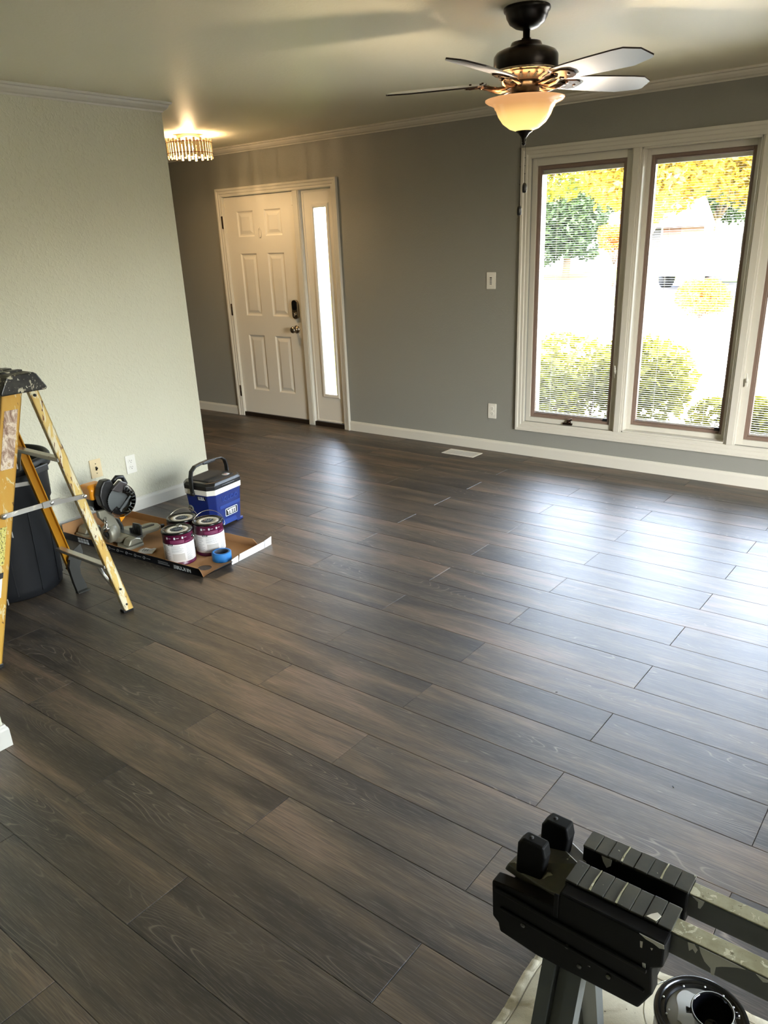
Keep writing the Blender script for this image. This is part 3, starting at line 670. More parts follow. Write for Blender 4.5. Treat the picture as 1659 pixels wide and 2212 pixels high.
for i in range(40):
    a = 2*math.pi*i/40; o = put('crystal_rod', rod_me, el, (.173*math.cos(a), .173*math.sin(a), -.100+(.008 if i % 2 else -.006)+random.uniform(-.005, .005))); o.rotation_euler = (0, 0, a)
mb = MB().lathe([(0, -.120), (.022, -.112), (.030, -.096), (.026, -.080), (.014, -.068), (0, -.066)], (0, 0, 0), 20); tag(obj('bulb', mb, 'bulb', el), 'glowing bulb')
bulb('entry_bulb', (EX+.075, EY-.05, 2.32), 12, (1, .68, .36), .025); bulb('entry_bulb.001', (EX-.075, EY+.05, 2.32), 12, (1, .68, .36), .025)

# ================================================================== STEPLADDER
lad = thing('stepladder', 'paint-stained yellow fibreglass stepladder with a splattered black cap', 'ladder', (-3.235, 1.5, 0))
LO = Vector((-3.235, 1.5, 0))
def LM(): m = MB(); m.x = Matrix.Translation(-LO); return m
def hexa(m, b, t): m._add(list(b)+list(t), [(3, 2, 1, 0), (4, 5, 6, 7), (0, 1, 5, 4), (1, 2, 6, 5), (2, 3, 7, 6), (3, 0, 4, 7)], False)
def channel(m, xb, xt, yb, yt, wb, wt, zb, zt, side, fl, t=.0045):
    """C rail: web in the plane across x at xb..xt, flanges pointing side*x"""
    def ring(x, y, w, z, x0, x1, y0, y1): return [(x+x0*side, y+y0, z), (x+x1*side, y+y0, z), (x+x1*side, y+y1, z), (x+x0*side, y+y1, z)]
    for (a, b, c0, c1, d0, d1) in ((0, t, 0, 1, 0, 0), (0, fl, 0, 0, 0, t), (0, fl, 1, 1, -t, 0)):
        lo = ring(xb, yb, wb, zb, a, b, c0*wb+d0, c1*wb+d1); hi = ring(xt, yt, wt, zt, a, b, c0*wt+d0, c1*wt+d1)
        if side < 0: lo = [lo[1], lo[0], lo[3], lo[2]]; hi = [hi[1], hi[0], hi[3], hi[2]]
        hexa(m, lo, hi)
zc = 1.092
fr = {}
for side, xb, xt in ((-1, -3.024, -3.066), (1, -3.470, -3.418)):
    m = LM(); channel(m, xb, xt, 1.112, 1.462, .078, .084, .012, zc, side, .026)
    fr[side] = obj('front_rail', m, 'fiberglass', lad)
    m = LM(); m.box((xb-.004*side*-1 if side > 0 else xb+.002, 1.106, 0), (xb+side*.034, 1.196, .020)); obj('rubber_foot', m, 'blackplastic', fr[side], .003)
    m = LM(); channel(m, xb-.004*side, xt+.004*side, 1.788, 1.572, .046, .040, .014 if side < 0 else .10, zc, side, .022)
    rr = obj('rear_rail', m, 'fiberglass_rear' if side < 0 else 'fiberglass_in', lad)
    if side < 0:
        m = LM(); m.box((xb-.002, 1.784, 0), (xb-.034, 1.838, .016)); obj('rubber_foot', m, 'blackplastic', rr, .003)
    for z in (.045, .13):
        y = 1.788+.023-(z*.2); m = LM(); m.cyl((xb-side*.002, y, z), (xb-side*.012 if side > 0 else xb+.007, y, z), .005, 8); obj('rivet', m, 'dark', rr)
# front treads
for z in (.275, .545, .815):
    y = 1.112+(1.462-1.112)*z/zc; q = z/zc; xr_ = -3.024-.042*q-.005; xl_ = -3.470+.052*q+.005
    m = LM(); m.box((xl_, y-.004, z-.004), (xr_, y+.084, z)).box((xl_, y-.004, z-.034), (xr_, y, z-.004)).box((xl_, y+.080, z-.026), (xr_, y+.084, z-.004)); obj('tread', m, 'alu', lad)
# rear bars
for z, th in ((.262, .016), (.792, .018)):
    y = 1.788-(1.788-1.572)*z/zc; q = z/zc; xr_ = -3.024-.042*q-.004; xl_ = -3.470+.052*q+.004
    m = LM(); m.box((xl_, y-.002, z-th), (xr_, y+.032, z)); rb = obj('rear_bar', m, 'alu', lad, .003)
    if z < .5: continue
    m = LM(); m.prism([(xl_+.002, z-th), (xl_+.055, z-th), (xl_+.030, z-.055), (xl_+.014, z-.105), (xl_+.002, z-.110)], y+.004, y+.007, 'y'); obj('gusset', m, 'alu', rb)
    
m = LM(); m.tube([(-3.110, 1.745, .25), (-3.085, 1.752, .20), (-3.060, 1.772, .145), (-3.045, 1.790, .10)], .009, 6); obj('corner_brace', m, 'alu', lad)
# bent steel shoe at the far left rear foot
shoe = LM()
prof = [(1.800, .215), (1.862, .245), (1.868, .20), (1.856, .165), (1.836, .130), (1.834, .090), (1.850, .030), (1.852, .004), (1.790, .004), (1.780, .060), (1.774, .115), (1.772, .150), (1.782, .185)]
shoe.prism(prof, -3.446, -3.442, 'x').box((-3.446, 1.788, .0), (-3.418, 1.854, .006))
for a, b in ((0, -1), ): pass
for i in range(len(prof)-5, len(prof)-1): (a0, a1), (b0, b1) = prof[i], prof[i+1]; shoe._add([(-3.444, a0, a1), (-3.424, a0, a1), (-3.424, b0, b1), (-3.444, b0, b1), (-3.444, a0+.003, a1), (-3.424, a0+.003, a1), (-3.424, b0+.003, b1), (-3.444, b0+.003, b1)], [(0, 1, 2, 3), (7, 6, 5, 4), (1, 5, 6, 2)], False)
obj('foot_bracket', shoe, 'shoe', lad)
# spreaders
def bar(m, a, b, w, t, xo):
    a, b = Vector(a), Vector(b); d = (b-a).normalized(); n = Vector((0, -d.z, d.y))*w/2
    m._add([tuple(a-n), tuple(b-n), tuple(b+n), tuple(a+n)]+[tuple(v+Vector((xo*t, 0, 0))) for v in (a-n, b-n, b+n, a+n)], [(0, 1, 2, 3), (7, 6, 5, 4), (0, 4, 5, 1), (1, 5, 6, 2), (2, 6, 7, 3), (3, 7, 4, 0)], False)
for side, xs_ in ((-1, -3.040), (1, -3.452)):
    sg = -side
    P0, P1, P2 = Vector((xs_, 1.345, .620)), Vector((xs_+.006*sg, 1.548, .622)), Vector((xs_-.002*sg, 1.706, .606))
    m = LM(); bar(m, P0, P1, .020, .004, sg); bar(m, P1-Vector((0, .022, 0)), P2, .019, .004, sg*1.9)
    m.cyl(P0-Vector((.004*sg, 0, 0)), P0+Vector((.009*sg, 0, 0)), .0105, 14).cyl(P1-Vector((.002*sg, 0, 0)), P1+Vector((.012*sg, 0, 0)), .009, 14).cyl(P2-Vector((.004*sg, 0, 0)), P2+Vector((.012*sg, 0, 0)), .009, 14)
    bar(m, P1-Vector((-.004*sg, .040, 0)), P1+Vector((.004*sg, .040, 0)), .026, .003, sg*2.4)
    tag(obj('spreader', m, 'alu', lad), 'scratched folding metal spreader')
# cap
m = LM(); cp = [(1.448, 1.086), (1.634, 1.086), (1.640, 1.096), (1.606, 1.152), (1.594, 1.160), (1.492, 1.160), (1.478, 1.152), (1.444, 1.096)]
m.prism(cp, -3.446, -3.036, 'x')
cap_ = obj('cap', m, 'caplad', lad, .006, seg=3)
m = LM()
m.box((-3.40, 1.505, 1.158), (-3.30, 1.585, 1.166)).box((-3.25, 1.500, 1.158), (-3.20, 1.590, 1.1655)).box((-3.15, 1.500, 1.158), (-3.115, 1.590, 1.1665)).lathe([(.020, 0), (.028, 0), (.028, .0055), (.020, .0055), (.020, 0)], (-3.175, 1.545, 1.1590), 18); obj('tool_ridges', m, 'caplad', cap_, .002)
m = LM(); m.cyl((-3.064, 1.592, 1.066), (-3.058, 1.592, 1.066), .006, 10); obj('rivet', m, 'dark', lad)
def raillabel(y0, z0, y1, z1, mat, label, w=.9, rnd=None):
    """thin sticker on the outer face of the right front rail"""
    def X(z): return -3.024-.042*(z-.012)/(zc-.012)+.0008
    m = LM(); sl_ = .324
    def pt(u, z): yb__ = 1.112+(z-.012)*sl_; wd = .078+.006*z; return (X(z), yb__+u*wd, z)
    if rnd:
        pts = []
        for i in range(20):
            a = 2*math.pi*i/20; pts.append(pt((y0+y1)/2+(y1-y0)/2*math.cos(a), (z0+z1)/2+(z1-z0)/2*math.sin(a)))
    else: pts = [pt(y0, z0), pt(y1, z0), pt(y1, z1), pt(y0, z1)]
    n = len(pts); m._add(pts+[(p[0]+.0006, p[1], p[2]) for p in pts], [tuple(range(n, 2*n))]+[(i, (i+1) % n, n+(i+1) % n, n+i) for i in range(n)], False)
    return tag(obj('sticker', m, mat, fr[-1]), label)
raillabel(.18, .80, .84, 1.025, 'peeled', 'half peeled off brown and white sticker')
raillabel(.10, .425, .70, .575, 'warning', 'worn yellow warning sticker')
raillabel(.10, .372, .70, .395, 'dark', 'black strip of a torn sticker')
raillabel(.10, .295, .66, .371, 'paper', 'torn white sticker')
raillabel(.00, .075, .64, .275, 'label', 'oval white and blue sticker', rnd=True)
raillabel(.05, .185, .54, .235, 'blue', 'blue band of the oval sticker')

# ================================================================== TRASH CAN
tc_ = thing('trash_can', 'tall round dark grey trash can behind the stepladder', 'trash can', (-3.80, 1.66, 0))
mb = MB().lathe([(0, .004), (.212, .004), (.222, 0), (.232, .008), (.237, .05), (.250, .44), (.254, .46), (.262, .47), (.268, .62), (.268, .640), (.262, .640), (.256, .62), (.240, .44), (.222, .03), (0, .020)], (0, 0, 0), 56)
body = obj('can_body', mb, 'slate_fab', tc_)
mb = MB().lathe([(.264, .625), (.288, .632), (.294, .650), (.293, .676), (.286, .686), (.272, .688), (.266, .680), (.262, .640)], (0, 0, 0), 56); obj('rim', mb, 'bin_dark', tc_)
for i in range(12):
    a = 2*math.pi*i/12+.12; mb = MB(); mb.x = Matrix.Rotation(a, 4, 'Z'); hexa(mb, [(.226, -.005, .03), (.2385, -.003, .03), (.2385, .003, .03), (.226, .005, .03)], [(.243, -.005, .44), (.2525, -.003, .44), (.2525, .003, .44), (.243, .005, .44)]); obj('rib', mb, 'slate_fab', body)
for a in (.35, .35+math.pi):
    mb = MB(); mb.x = Matrix.Rotation(a, 4, 'Z'); mb.box((.286, -.055, .628), (.318, -.035, .662)).box((.286, .035, .628), (.318, .055, .662)).box((.308, -.055, .628), (.322, .055, .662)); obj('handle', mb, 'blackplastic', tc_, .004)

# ================================================================== CARDBOARD TRAY
TA = math.atan2(.080, 1.196)
tr = thing('cardboard_tray', 'long shallow open cardboard box, brown inside and black outside, on the floor', 'box', (-3.040, 2.276, 0), TA)
L_, D_, Hh = 1.196, .452, .046
# bottom sheet with the round hand hole: outer rectangle split round a circle
def bottom(m, z0, z1, mi):
    hx, hy, hr = -.088, .092, .040; N = 24
    ring = [(hx+hr*math.cos(2*math.pi*i/N), hy+hr*.9*math.sin(2*math.pi*i/N)) for i in range(N)]
    X0, X1, Y0, Y1 = -.20, 0.0, .0, .20
    def edge(p):
        dx, dy = p[0]-hx, p[1]-hy; k_ = min(((X1-hx)/dx) if dx > 1e-9 else 9e9, ((X0-hx)/dx) if dx < -1e-9 else 9e9, ((Y1-hy)/dy) if dy > 1e-9 else 9e9, ((Y0-hy)/dy) if dy < -1e-9 else 9e9)
        return (hx+dx*k_, hy+dy*k_)
    out = [edge(p) for p in ring]
    vs = [(p[0], p[1], z1) for p in ring]+[(p[0], p[1], z1) for p in out]+[(p[0], p[1], z0) for p in ring]+[(p[0], p[1], z0) for p in out]
    fs = []
    for i in range(N):
        j = (i+1) % N; fs += [(i, N+i, N+j, j), (2*N+j, 3*N+j, 3*N+i, 2*N+i), (i, j, 2*N+j, 2*N+i)]
    m._add(vs, fs, False)
    m._add([(X0, Y0, z1), (X1, Y0, z1), (X1, Y1, z1), (X0, Y1, z1)], [], False)
    for c in ((X0, Y0), (X1, Y0), (X1, Y1), (X0, Y1)):
        i = min(range(N), key=lambda q: (out[q][0]-c[0])**2+(out[q][1]-c[1])**2)
        near = sorted(range(N), key=lambda q: (out[q][0]-c[0])**2+(out[q][1]-c[1])**2)[:2]
        m._add([(c[0], c[1], z1), (out[near[0]][0], out[near[0]][1], z1), (out[near[1]][0], out[near[1]][1], z1)], [(0, 1, 2)], False)
    m.box((-L_, 0, z0), (X0, D_, z1)); m.box((X0, Y1, z0), (X1, D_, z1))
m = MB(); bottom(m, .0005, .003, 0); obj('bottom_sheet', m, 'kraft', tr)
def wallsheet(name, pts_o, pts_i):
    """outside black, inside kraft"""
    m = MB(); m.cur = 0; n = len(pts_o)
    m._add(pts_o, [tuple(range(n))], False); m.cur = 1; m._add(pts_i, [tuple(reversed(range(n)))], False)
    m._add(list(pts_o)+list(pts_i), [(i, n+i, n+(i+1) % n, (i+1) % n) for i in range(n)], False)
    return obj(name, m, ['boxblack', 'kraft'], tr)
fw_ = wallsheet('front_wall', [(-L_, 0, 0), (0, 0, 0), (.020, -.030, Hh), (-.02, -.006, Hh), (-L_, -.004, Hh)], [(-L_, .004, .002), (-.004, .004, .002), (.012, -.024, Hh), (-.02, -.002, Hh), (-L_, 0, Hh)])
wallsheet('back_wall', [(0, D_, 0), (-L_, D_, 0), (-L_, D_+.006, Hh), (-.07, D_+.006, Hh)], [(-.004, D_-.004, .002), (-L_, D_-.004, .002), (-L_, D_+.002, Hh), (-.07, D_+.002, Hh)])
wallsheet('end_wall', [(-L_, D_, 0), (-L_, 0, 0), (-L_+.004, 0, .09), (-L_+.004, D_, .09)], [(-L_+.004, D_, .002), (-L_+.004, 0, .002), (-L_+.008, 0, .09), (-L_+.008, D_, .09)])
def sheet(m, q, off):
    """quad with thickness along off"""
    a = [tuple(p) for p in q]; b = [tuple(p[k]+off[k] for k in range(3)) for p in q]
    m._add(a+b, [(3, 2, 1, 0), (4, 5, 6, 7), (0, 1, 5, 4), (1, 2, 6, 5), (2, 3, 7, 6), (3, 0, 4, 7)], False)
m = MB(); sheet(m, [(.002, .010, .0025), (.004, .188, .0025), (.046, .176, .034), (.040, .050, .030)], (-.001, 0, .0022)); obj('lower_flap', m, 'boxblack', tr)
m = MB(); sheet(m, [(.010, .050, .0105), (.010, .178, .0105), (.032, .170, .0275), (.028, .070, .0245)], (-.0006, 0, .0010)); tag(obj('flap_tab', m, 'boxwhite', tr), 'white tab inside the lower flap')
m = MB(); sheet(m, [(.014, .196, .001), (.013, .246, .001), (.013, .250, .036), (.016, .196, .030)], (-.002, 0, 0))
sheet(m, [(.012, .252, .001), (.005, .466, .001), (.004, .468, .041), (.014, .262, .040)], (-.002, 0, 0)); sheet(m, [(.0045, .471, .001), (.001, .528, .002), (-.001, .536, .048), (.0035, .472, .042)], (-.002, 0, 0))
tag(obj('end_flap', m, 'boxwhite', tr), 'white folded-out end flap')
tn = math.atan2(.004, Hh)
def onfront(me, x, z, rot180=True, name='lettering'):
    o = put(name, me, fw_); s_ = -1 if rot180 else 1
    o.matrix_local = basis((x, -.0009-z*.09, z), (s_, 0, 0), (0, 0, s_), (0, -1, 0)); return o
onfront(text_mesh('lettering', 'NUCORE', .034, 'ink', .0006, .0012, .95), -.155, .022)
m = MB()
for i in range(4):
    for j in range(2): m.box((-1.05+i*.026, -.003, .006+j*.018), (-1.05+i*.026+.020, -.0012-j*.001, .020+j*.018))
obj('printed_icons', m, 'ink', fw_)
m = MB()
for i in range(5): m.lathe([(.0045, 0), (.009, 0), (.009, .0005), (.0045, .0005)], (0, 0, 0), 14) if False else None
for i in range(5):
    c0 = -.46-i*.075; m.tube([(c0+.008*math.cos(2*math.pi*q/14), -.0035, .022+.008*math.sin(2*math.pi*q/14)) for q in range(14)], .0014, 5, True); m.box((c0+.018, -.0036, .019), (c0+.050, -.0028, .024))
obj('printed_symbols', m, 'greyink', fw_)
m = MB().box((-.345, -.0032, .012), (-.255, -.0026, .019)).box((-.345, -.0036, .024), (-.265, -.0028, .030)); obj('printed_lines', m, 'greyink', fw_)

# loose paper in the tray
pp = thing('paper_slip', 'crumpled white instruction slip lying in the cardboard tray', 'paper', (-3.600, 2.330, .0035), R(30))
m = MB(); n = 7; vs = []
for i in range(n):
    for j in range(n): x, y = (i/(n-1)-.5)*.095, (j/(n-1)-.5)*.070; vs.append((x, y, .004+.007*abs(math.sin(i*.9+j*.5))*(j/(n-1))))
m._add(vs, [(i*n+j, (i+1)*n+j, (i+1)*n+j+1, i*n+j+1) for i in range(n-1) for j in range(n-1)], True)
o = obj('sheet', m, 'paper', pp); sm = o.modifiers.new('thick', 'SOLIDIFY'); sm.thickness = .0008
m = MB()
for i in range(3): m.box((-.020+i*.014, -.020, .0135), (-.012+i*.014, .016-i*.006, .0139))
obj('print', m, 'greyink', pp)

# ================================================================== PAINT CANS
def paint_can(loc, rz, label, bail, first=None):
    if first is None:
        t = thing('paint_can', label, 'paint can', loc, rz, 'sealed gallon paint cans')
        r = .0815
        mb = MB().lathe([(0, 0), (r, 0), (r+.0015, .003), (r+.0015, .008), (r, .010), (r, .176), (r+.002, .178), (r+.002, .184), (.078, .1855), (.074, .184), (.070, .178), (0, .178)], (0, 0, 0), 48)
        obj('can_body', mb, 'maroon', t)
        mb = MB().lathe([(r+.0008, .020), (r+.0012, .0202), (r+.0012, .1228), (r+.0008, .123)], (0, 0, 0), 48); lb = obj('paper_label', mb, 'label', t)
        def patch(m, a0, a1, z0, z1, off=.0016, st=None):
            a0 -= 74; a1 -= 74; st = st or max(2, int((a1-a0)/6)); vs = []
            for i in range(st+1):
                a = R(a0+(a1-a0)*i/st); vs += [((r+off)*math.cos(a), (r+off)*math.sin(a), z0), ((r+off)*math.cos(a), (r+off)*math.sin(a), z1)]
            m._add(vs, [(2*i, 2*i+2, 2*i+3, 2*i+1) for i in range(st)], True)
        rg = random.Random(3)
        m = MB()
        for a0, wd, zlo, zhi in ((-62, 34, .034, .112), (-22, 50, .078, .114), (34, 26, .030, .112), (80, 40, .030, .112), (140, 60, .030, .112), (215, 60, .030, .112)):
            z = zhi
            while z > zlo: patch(m, a0, a0+wd*rg.uniform(.6, 1), z-.0014, z); z -= .0058
        tag(obj('small_print', m, 'greyink', lb), kind='stuff')
        m = MB(); patch(m, -20, 26, .030, .070, .0015); tag(obj('text_block', m, plain('pale_grey_print', srgb(186, 182, 176), .5), lb), 'grey block of fine print')
        m = MB(); patch(m, -24, 30, .128, .146, .0008); patch(m, 34, 60, .128, .136, .0008); obj('label_panel', m, 'maroon_lt', t)
        m = MB(); patch(m, -34, -14, .117, .127, .0022); tag(obj('brand_tab', m, 'dark', t), 'small black tab with white print')
        m = MB(); patch(m, -31, -17, .120, .1235, .0026)
        for a0 in (-38, -8, 22):
            patch(m, a0, a0+6, .152, .164, .0010); patch(m, a0+9, a0+19, .157, .159, .0010)
        patch(m, -8, 2, .004, .007, .0022); obj('label_icons', m, 'ink', t)
        mb = MB().lathe([(0, .1815), (.068, .1815), (.072, .1865), (.0775, .188), (.0830, .187), (.0845, .182), (.0845, .176), (.0825, .176)], (0, 0, 0), 48); ld = obj('lid', mb, 'canrim', t)
        mb = MB().lathe([(.036, .1818), (.036, .1828), (.062, .1828), (.062, .1818)], (0, 0, 0), 40); obj('lid_ring', mb, 'cream', ld)
        m = MB()
        for i in range(3): m.tube([(-.024+i*.012, -.020, .1828), (-.010+i*.012, 0, .1835), (-.006+i*.012, .018, .1828)], .0026, 6)
        m.tube([(.031*math.cos(2*math.pi*i/24), .031*math.sin(2*math.pi*i/24), .1822) for i in range(24)], .0018, 6, True); obj('lid_emblem', m, 'steel', ld)
        m = MB()
        for s_ in (-1, 1): m.x = basis((s_*(r+.001), 0, .150), (0, 1, 0), (0, 0, 1), (s_, 0, 0)); m.lathe([(0, .006), (.007, .005), (.010, 0)], (0, 0, 0), 16)
        obj('bail_ear', m, 'canrim', t)
    else:
        t = first.copy(); C.objects.link(t); t.location = loc; t.rotation_euler = (0, 0, rz); t['label'] = label
        for ch in list(first.children):
            if ch.name.startswith('wire_bail'): continue
            c = ch.copy(); C.objects.link(c); c.parent = t
            for g in ch.children: d = g.copy(); C.objects.link(d); d.parent = c
    ang = R(bail); m = MB(); RB = .098      # bail swings about the local x axis
    pts = []
    for i in range(25):
        a = math.pi*i/24; u = RB*math.cos(a)*.94; v = RB*1.02*math.sin(a)
        pts.append((u if abs(u) > .0 else u, v*math.cos(ang), .150+v*math.sin(ang)))
    m.tube([(.0885, 0, .150)]+pts[1:-1]+[(-.0885, 0, .150)], .0017, 6); obj('wire_bail', m, 'wire', t)
    return t
c1 = paint_can((-3.328, 2.360, .003), R(30), 'maroon and white paint can, nearest of the three in the tray', -52)
paint_can((-3.292, 2.545, .003), R(42), 'maroon and white paint can between the cooler and the blue tape', 44, c1)
paint_can((-3.462, 2.500, .003), R(36), 'maroon and white paint can behind the other two, mostly hidden', 40, c1)
kn = thing('wire_tangle', 'small tangle of wire lying on the lid of the nearest paint can', 'wire', (-3.340, 2.385, .1905))
m = MB(); rg = random.Random(5)
m.tube([(.018*math.cos(i*.9)*(1+.3*math.sin(i*1.7)), .014*math.sin(i*1.1), .004+.005*abs(math.sin(i*.8))) for i in range(24)], .0014, 5); obj('wire', m, 'wire', kn)

tp = thing('masking_tape', 'roll of blue masking tape at the open end of the tray', 'tape', (-3.140, 2.492, .003))
mb = MB().lathe([(.0385, 0), (.052, 0), (.053, .002), (.053, .046), (.052, .048), (.0385, .048), (.0385, 0)], (0, 0, 0), 40); obj('tape_roll', mb, 'tape', tp)
mb = MB().lathe([(.0365, .0005), (.0384, .0005), (.0384, .0475), (.0365, .0475), (.0365, .0005)], (0, 0, 0), 40); tag(obj('core', mb, plain('dark_core', srgb(52, 60, 74), .7), tp), 'dark inner core')

# ================================================================== COOLER
co = thing('cooler', 'small blue, white and black cooler with an upright carry handle', 'cooler', (-3.645, 2.893, 0), R(8))
def octa(w, l, c): x, y = w/2, l/2; return [(-x+c, -y), (x-c, -y), (x, -y+c), (x, y-c), (x-c, y), (-x+c, y), (-x, y-c), (-x, -y+c)]
def frus(m, specs):
    rs = []; vs = []
    for w, l, c, z in specs: rs.append(len(vs)); vs += [(p[0], p[1], z) for p in octa(w, l, c)]
    fs = [tuple(range(7, -1, -1)), tuple(range(rs[-1], rs[-1]+8))]
    for a, b in zip(rs, rs[1:]): fs += [(a+i, a+(i+1) % 8, b+(i+1) % 8, b+i) for i in range(8)]
    m._add(vs, fs, False)
m = MB(); frus(m, [(.205, .262, .030, .012), (.236, .296, .036, .226)])
for sx in (-1, 1):
    for sy in (-1, 1):
        x0, y0 = sx*.1010, sy*.1290; hexa(m, [(x0-.0 if sx < 0 else x0-.030, y0 if sy < 0 else y0-.055, 0), (x0+.030 if sx < 0 else x0, y0 if sy < 0 else y0-.055, 0), (x0+.030 if sx < 0 else x0, y0+.055 if sy < 0 else y0, 0), (x0 if sx < 0 else x0-.030, y0+.055 if sy < 0 else y0, 0)],
             [(x0-.0 if sx < 0 else x0-.036, y0 if sy < 0 else y0-.062, .02), (x0+.036 if sx < 0 else x0, y0 if sy < 0 else y0-.062, .02), (x0+.036 if sx < 0 else x0, y0+.062 if sy < 0 else y0, .02), (x0 if sx < 0 else x0-.036, y0+.062 if sy < 0 else y0, .02)])
cb = obj('cooler_body', m, 'blue', co, .004)
m = MB(); frus(m, [(.244, .304, .037, .224), (.247, .307, .037, .256)]); tag(obj('rim_band', m, 'coolerwhite', co, .003), 'white band under the lid')
m = MB(); frus(m, [(.246, .306, .037, .256), (.248, .308, .037, .282), (.232, .292, .042, .298), (.226, .286, .042, .299)]); ldc = obj('lid', m, 'blackplastic', co, .003)
m = MB(); frus(m, [(.190, .225, .020, .299), (.186, .221, .020, .3035)]); obj('lid_panel', m, plain('matt_lid_panel', srgb(30, 29, 27), .75), ldc, .002)
m = MB().box((.112, -.060, .262), (.126, .060, .274)); obj('lid_grip', m, 'blackplastic', ldc, .003)
def face(m, h): pass
sl_x = math.atan2((.236-.205)/2, .214)       # the side walls lean outwards
def onside(me, name, y, z, par, size=1, off=.001):
    xw = .1025+(z-.012)*(.0155/.214)+off; o = put(name, me, par)
    up = Vector((math.sin(sl_x), 0, math.cos(sl_x))); o.matrix_local = basis((xw, y, z), (0, 1, 0), up, Vector((0, 1, 0)).cross(up)*-1 if False else Vector((math.cos(sl_x), 0, -math.sin(sl_x)))); return o
tag(onside(text_mesh('raised_lettering', 'IGLOO', .040, 'blue_lt', .0016, .0008, 1.15), 'raised_lettering', .012, .178, cb), 'raised blue lettering')
m = MB().prism(rrect(.185, .020, .003, 3), 0, .002); onside(m.mesh('inset_bar', 'blue_lt'), 'inset_bar', .010, .134, cb)
m = MB().prism(rrect(.112, .050, .008, 4), 0, .0012); st = onside(m.mesh('logo_sticker', 'ink'), 'logo_sticker', .020, .088, cb); tag(st, 'white-bordered black sticker reading YETI')
m = MB().prism(rrect(.103, .041, .005, 4), .0012, .0016); k = obj('sticker_field', m, 'dark', st)
m = text_mesh('sticker_lettering', 'YETI', .040, 'boxwhite', .0004, .0022, 1.0); k = put('sticker_lettering', m, st, (0, -.0012, .0020))
m = MB(); m._add([(.1065, -.060, .0), (.1065, .060, .0), (.1085, .045, .040), (.1085, -.045, .040)], [(0, 1, 2, 3)], False)
o = obj('leg_arch', MB()._add([(.1038, -.072, .013), (.1038, .072, .013), (.1064, .055, .047), (.1064, -.055, .047)], [(0, 1, 2, 3)], False), 'blue_lt', cb)
# front face (towards the camera side): flipped small sticker and round sticker
sl_y = math.atan2(.017, .214)
def onfrontface(me, name, x, z, par, flip=False, off=.001):
    yw = -(.131+(z-.012)*(.017/.214))-off; up = Vector((0, -math.sin(sl_y), math.cos(sl_y))); xa = Vector((1, 0, 0)); s_ = -1 if flip else 1
    o = put(name, me, par); o.matrix_local = basis((x, yw, z), xa*s_, up*s_, Vector((0, -math.cos(sl_y), -math.sin(sl_y)))); return o
m = MB().prism(rrect(.064, .026, .003, 3), 0, .0006); s2 = onfrontface(m.mesh('small_sticker', 'dark'), 'small_sticker', .034, .204, cb); tag(s2, 'small black sticker with upside-down lettering')
k = put('sticker_lettering', text_mesh('sticker_lettering', 'YETI', .026, 'ink', .0004, .0014, .95), s2); k.matrix_local = basis((0, .001, .0012), (-1, 0, 0), (0, -1, 0), (0, 0, 1))
m = MB().lathe([(0, .0012), (.021, .0012), (.0225, 0)], (0, 0, 0), 28); s3 = onfrontface(m.mesh('round_sticker', plain('grey_round_sticker', srgb(120, 124, 118), .5)), 'round_sticker', -.066, .128, cb); tag(s3, 'round grey sticker with a dark centre')
m = MB().lathe([(0, .0018), (.005, .0018), (.0055, .0012)], (.004, .003, 0), 14).tube([(.013*math.cos(2*math.pi*i/20), .013*math.sin(2*math.pi*i/20), .0014) for i in range(20)], .0008, 5, True); obj('sticker_centre', m, 'dark', s3)
m = MB().lathe([(0, 0), (.024, 0), (.024, .0006), (0, .0006)], (.060, .060, .3036), 24); s4 = obj('round_decal', m, 'ink', co); tag(s4, 'small round red and white decal on the lid')
m = MB().box((.046, .054, .3042), (.074, .060, .3044)).box((.050, .062, .3042), (.070, .066, .3044)); obj('decal_print', m, plain('red_print', srgb(176, 70, 60), .5), s4)
# carry handle, upright, pivoting on the two short ends
def hnd(side): pass
m = MB(); pts = []
HY = .160; prof_h = [(-HY, .218), (-HY-.002, .27), (-HY, .330), (-HY+.012, .366), (-HY+.045, .388), (-.055, .394), (0, .396), (.055, .394), (HY-.045, .388), (HY-.012, .366), (HY, .330), (HY+.002, .27), (HY, .218)]
def strip(m, pr, x0, x1, th):
    n = len(pr); vs = []
    for i, (y, z) in enumerate(pr):
        a = pr[max(i-1, 0)]; b = pr[min(i+1, n-1)]; d = Vector((b[0]-a[0], b[1]-a[1])).normalized(); nn = Vector((-d.y, d.x))*th/2
        vs += [(x0, y+nn.x, z+nn.y), (x1, y+nn.x, z+nn.y), (x1, y-nn.x, z-nn.y), (x0, y-nn.x, z-nn.y)]
    fs = [(0, 1, 2, 3), ((n-1)*4+3, (n-1)*4+2, (n-1)*4+1, (n-1)*4)]
    for i in range(n-1):
        for k_ in range(4): fs.append((i*4+k_, (i+1)*4+k_, (i+1)*4+(k_+1) % 4, i*4+(k_+1) % 4))
    m._add(vs, fs, False)
strip(m, prof_h, -.032, -.004, .011); hd = obj('carry_handle', m, 'blackplastic', co, .003)
m = MB(); strip(m, [(-.055, .392), (-.03, .389), (0, .388), (.03, .389), (.055, .392)], -.036, 0, .014); obj('handle_grip', m, 'blackplastic', hd, .003)
m = MB()
for s_ in (-1, 1): m.cyl((-.018, s_*.146, .232), (-.018, s_*.170, .232), .012, 16)
obj('handle_pivot', m, 'blackplastic', hd)

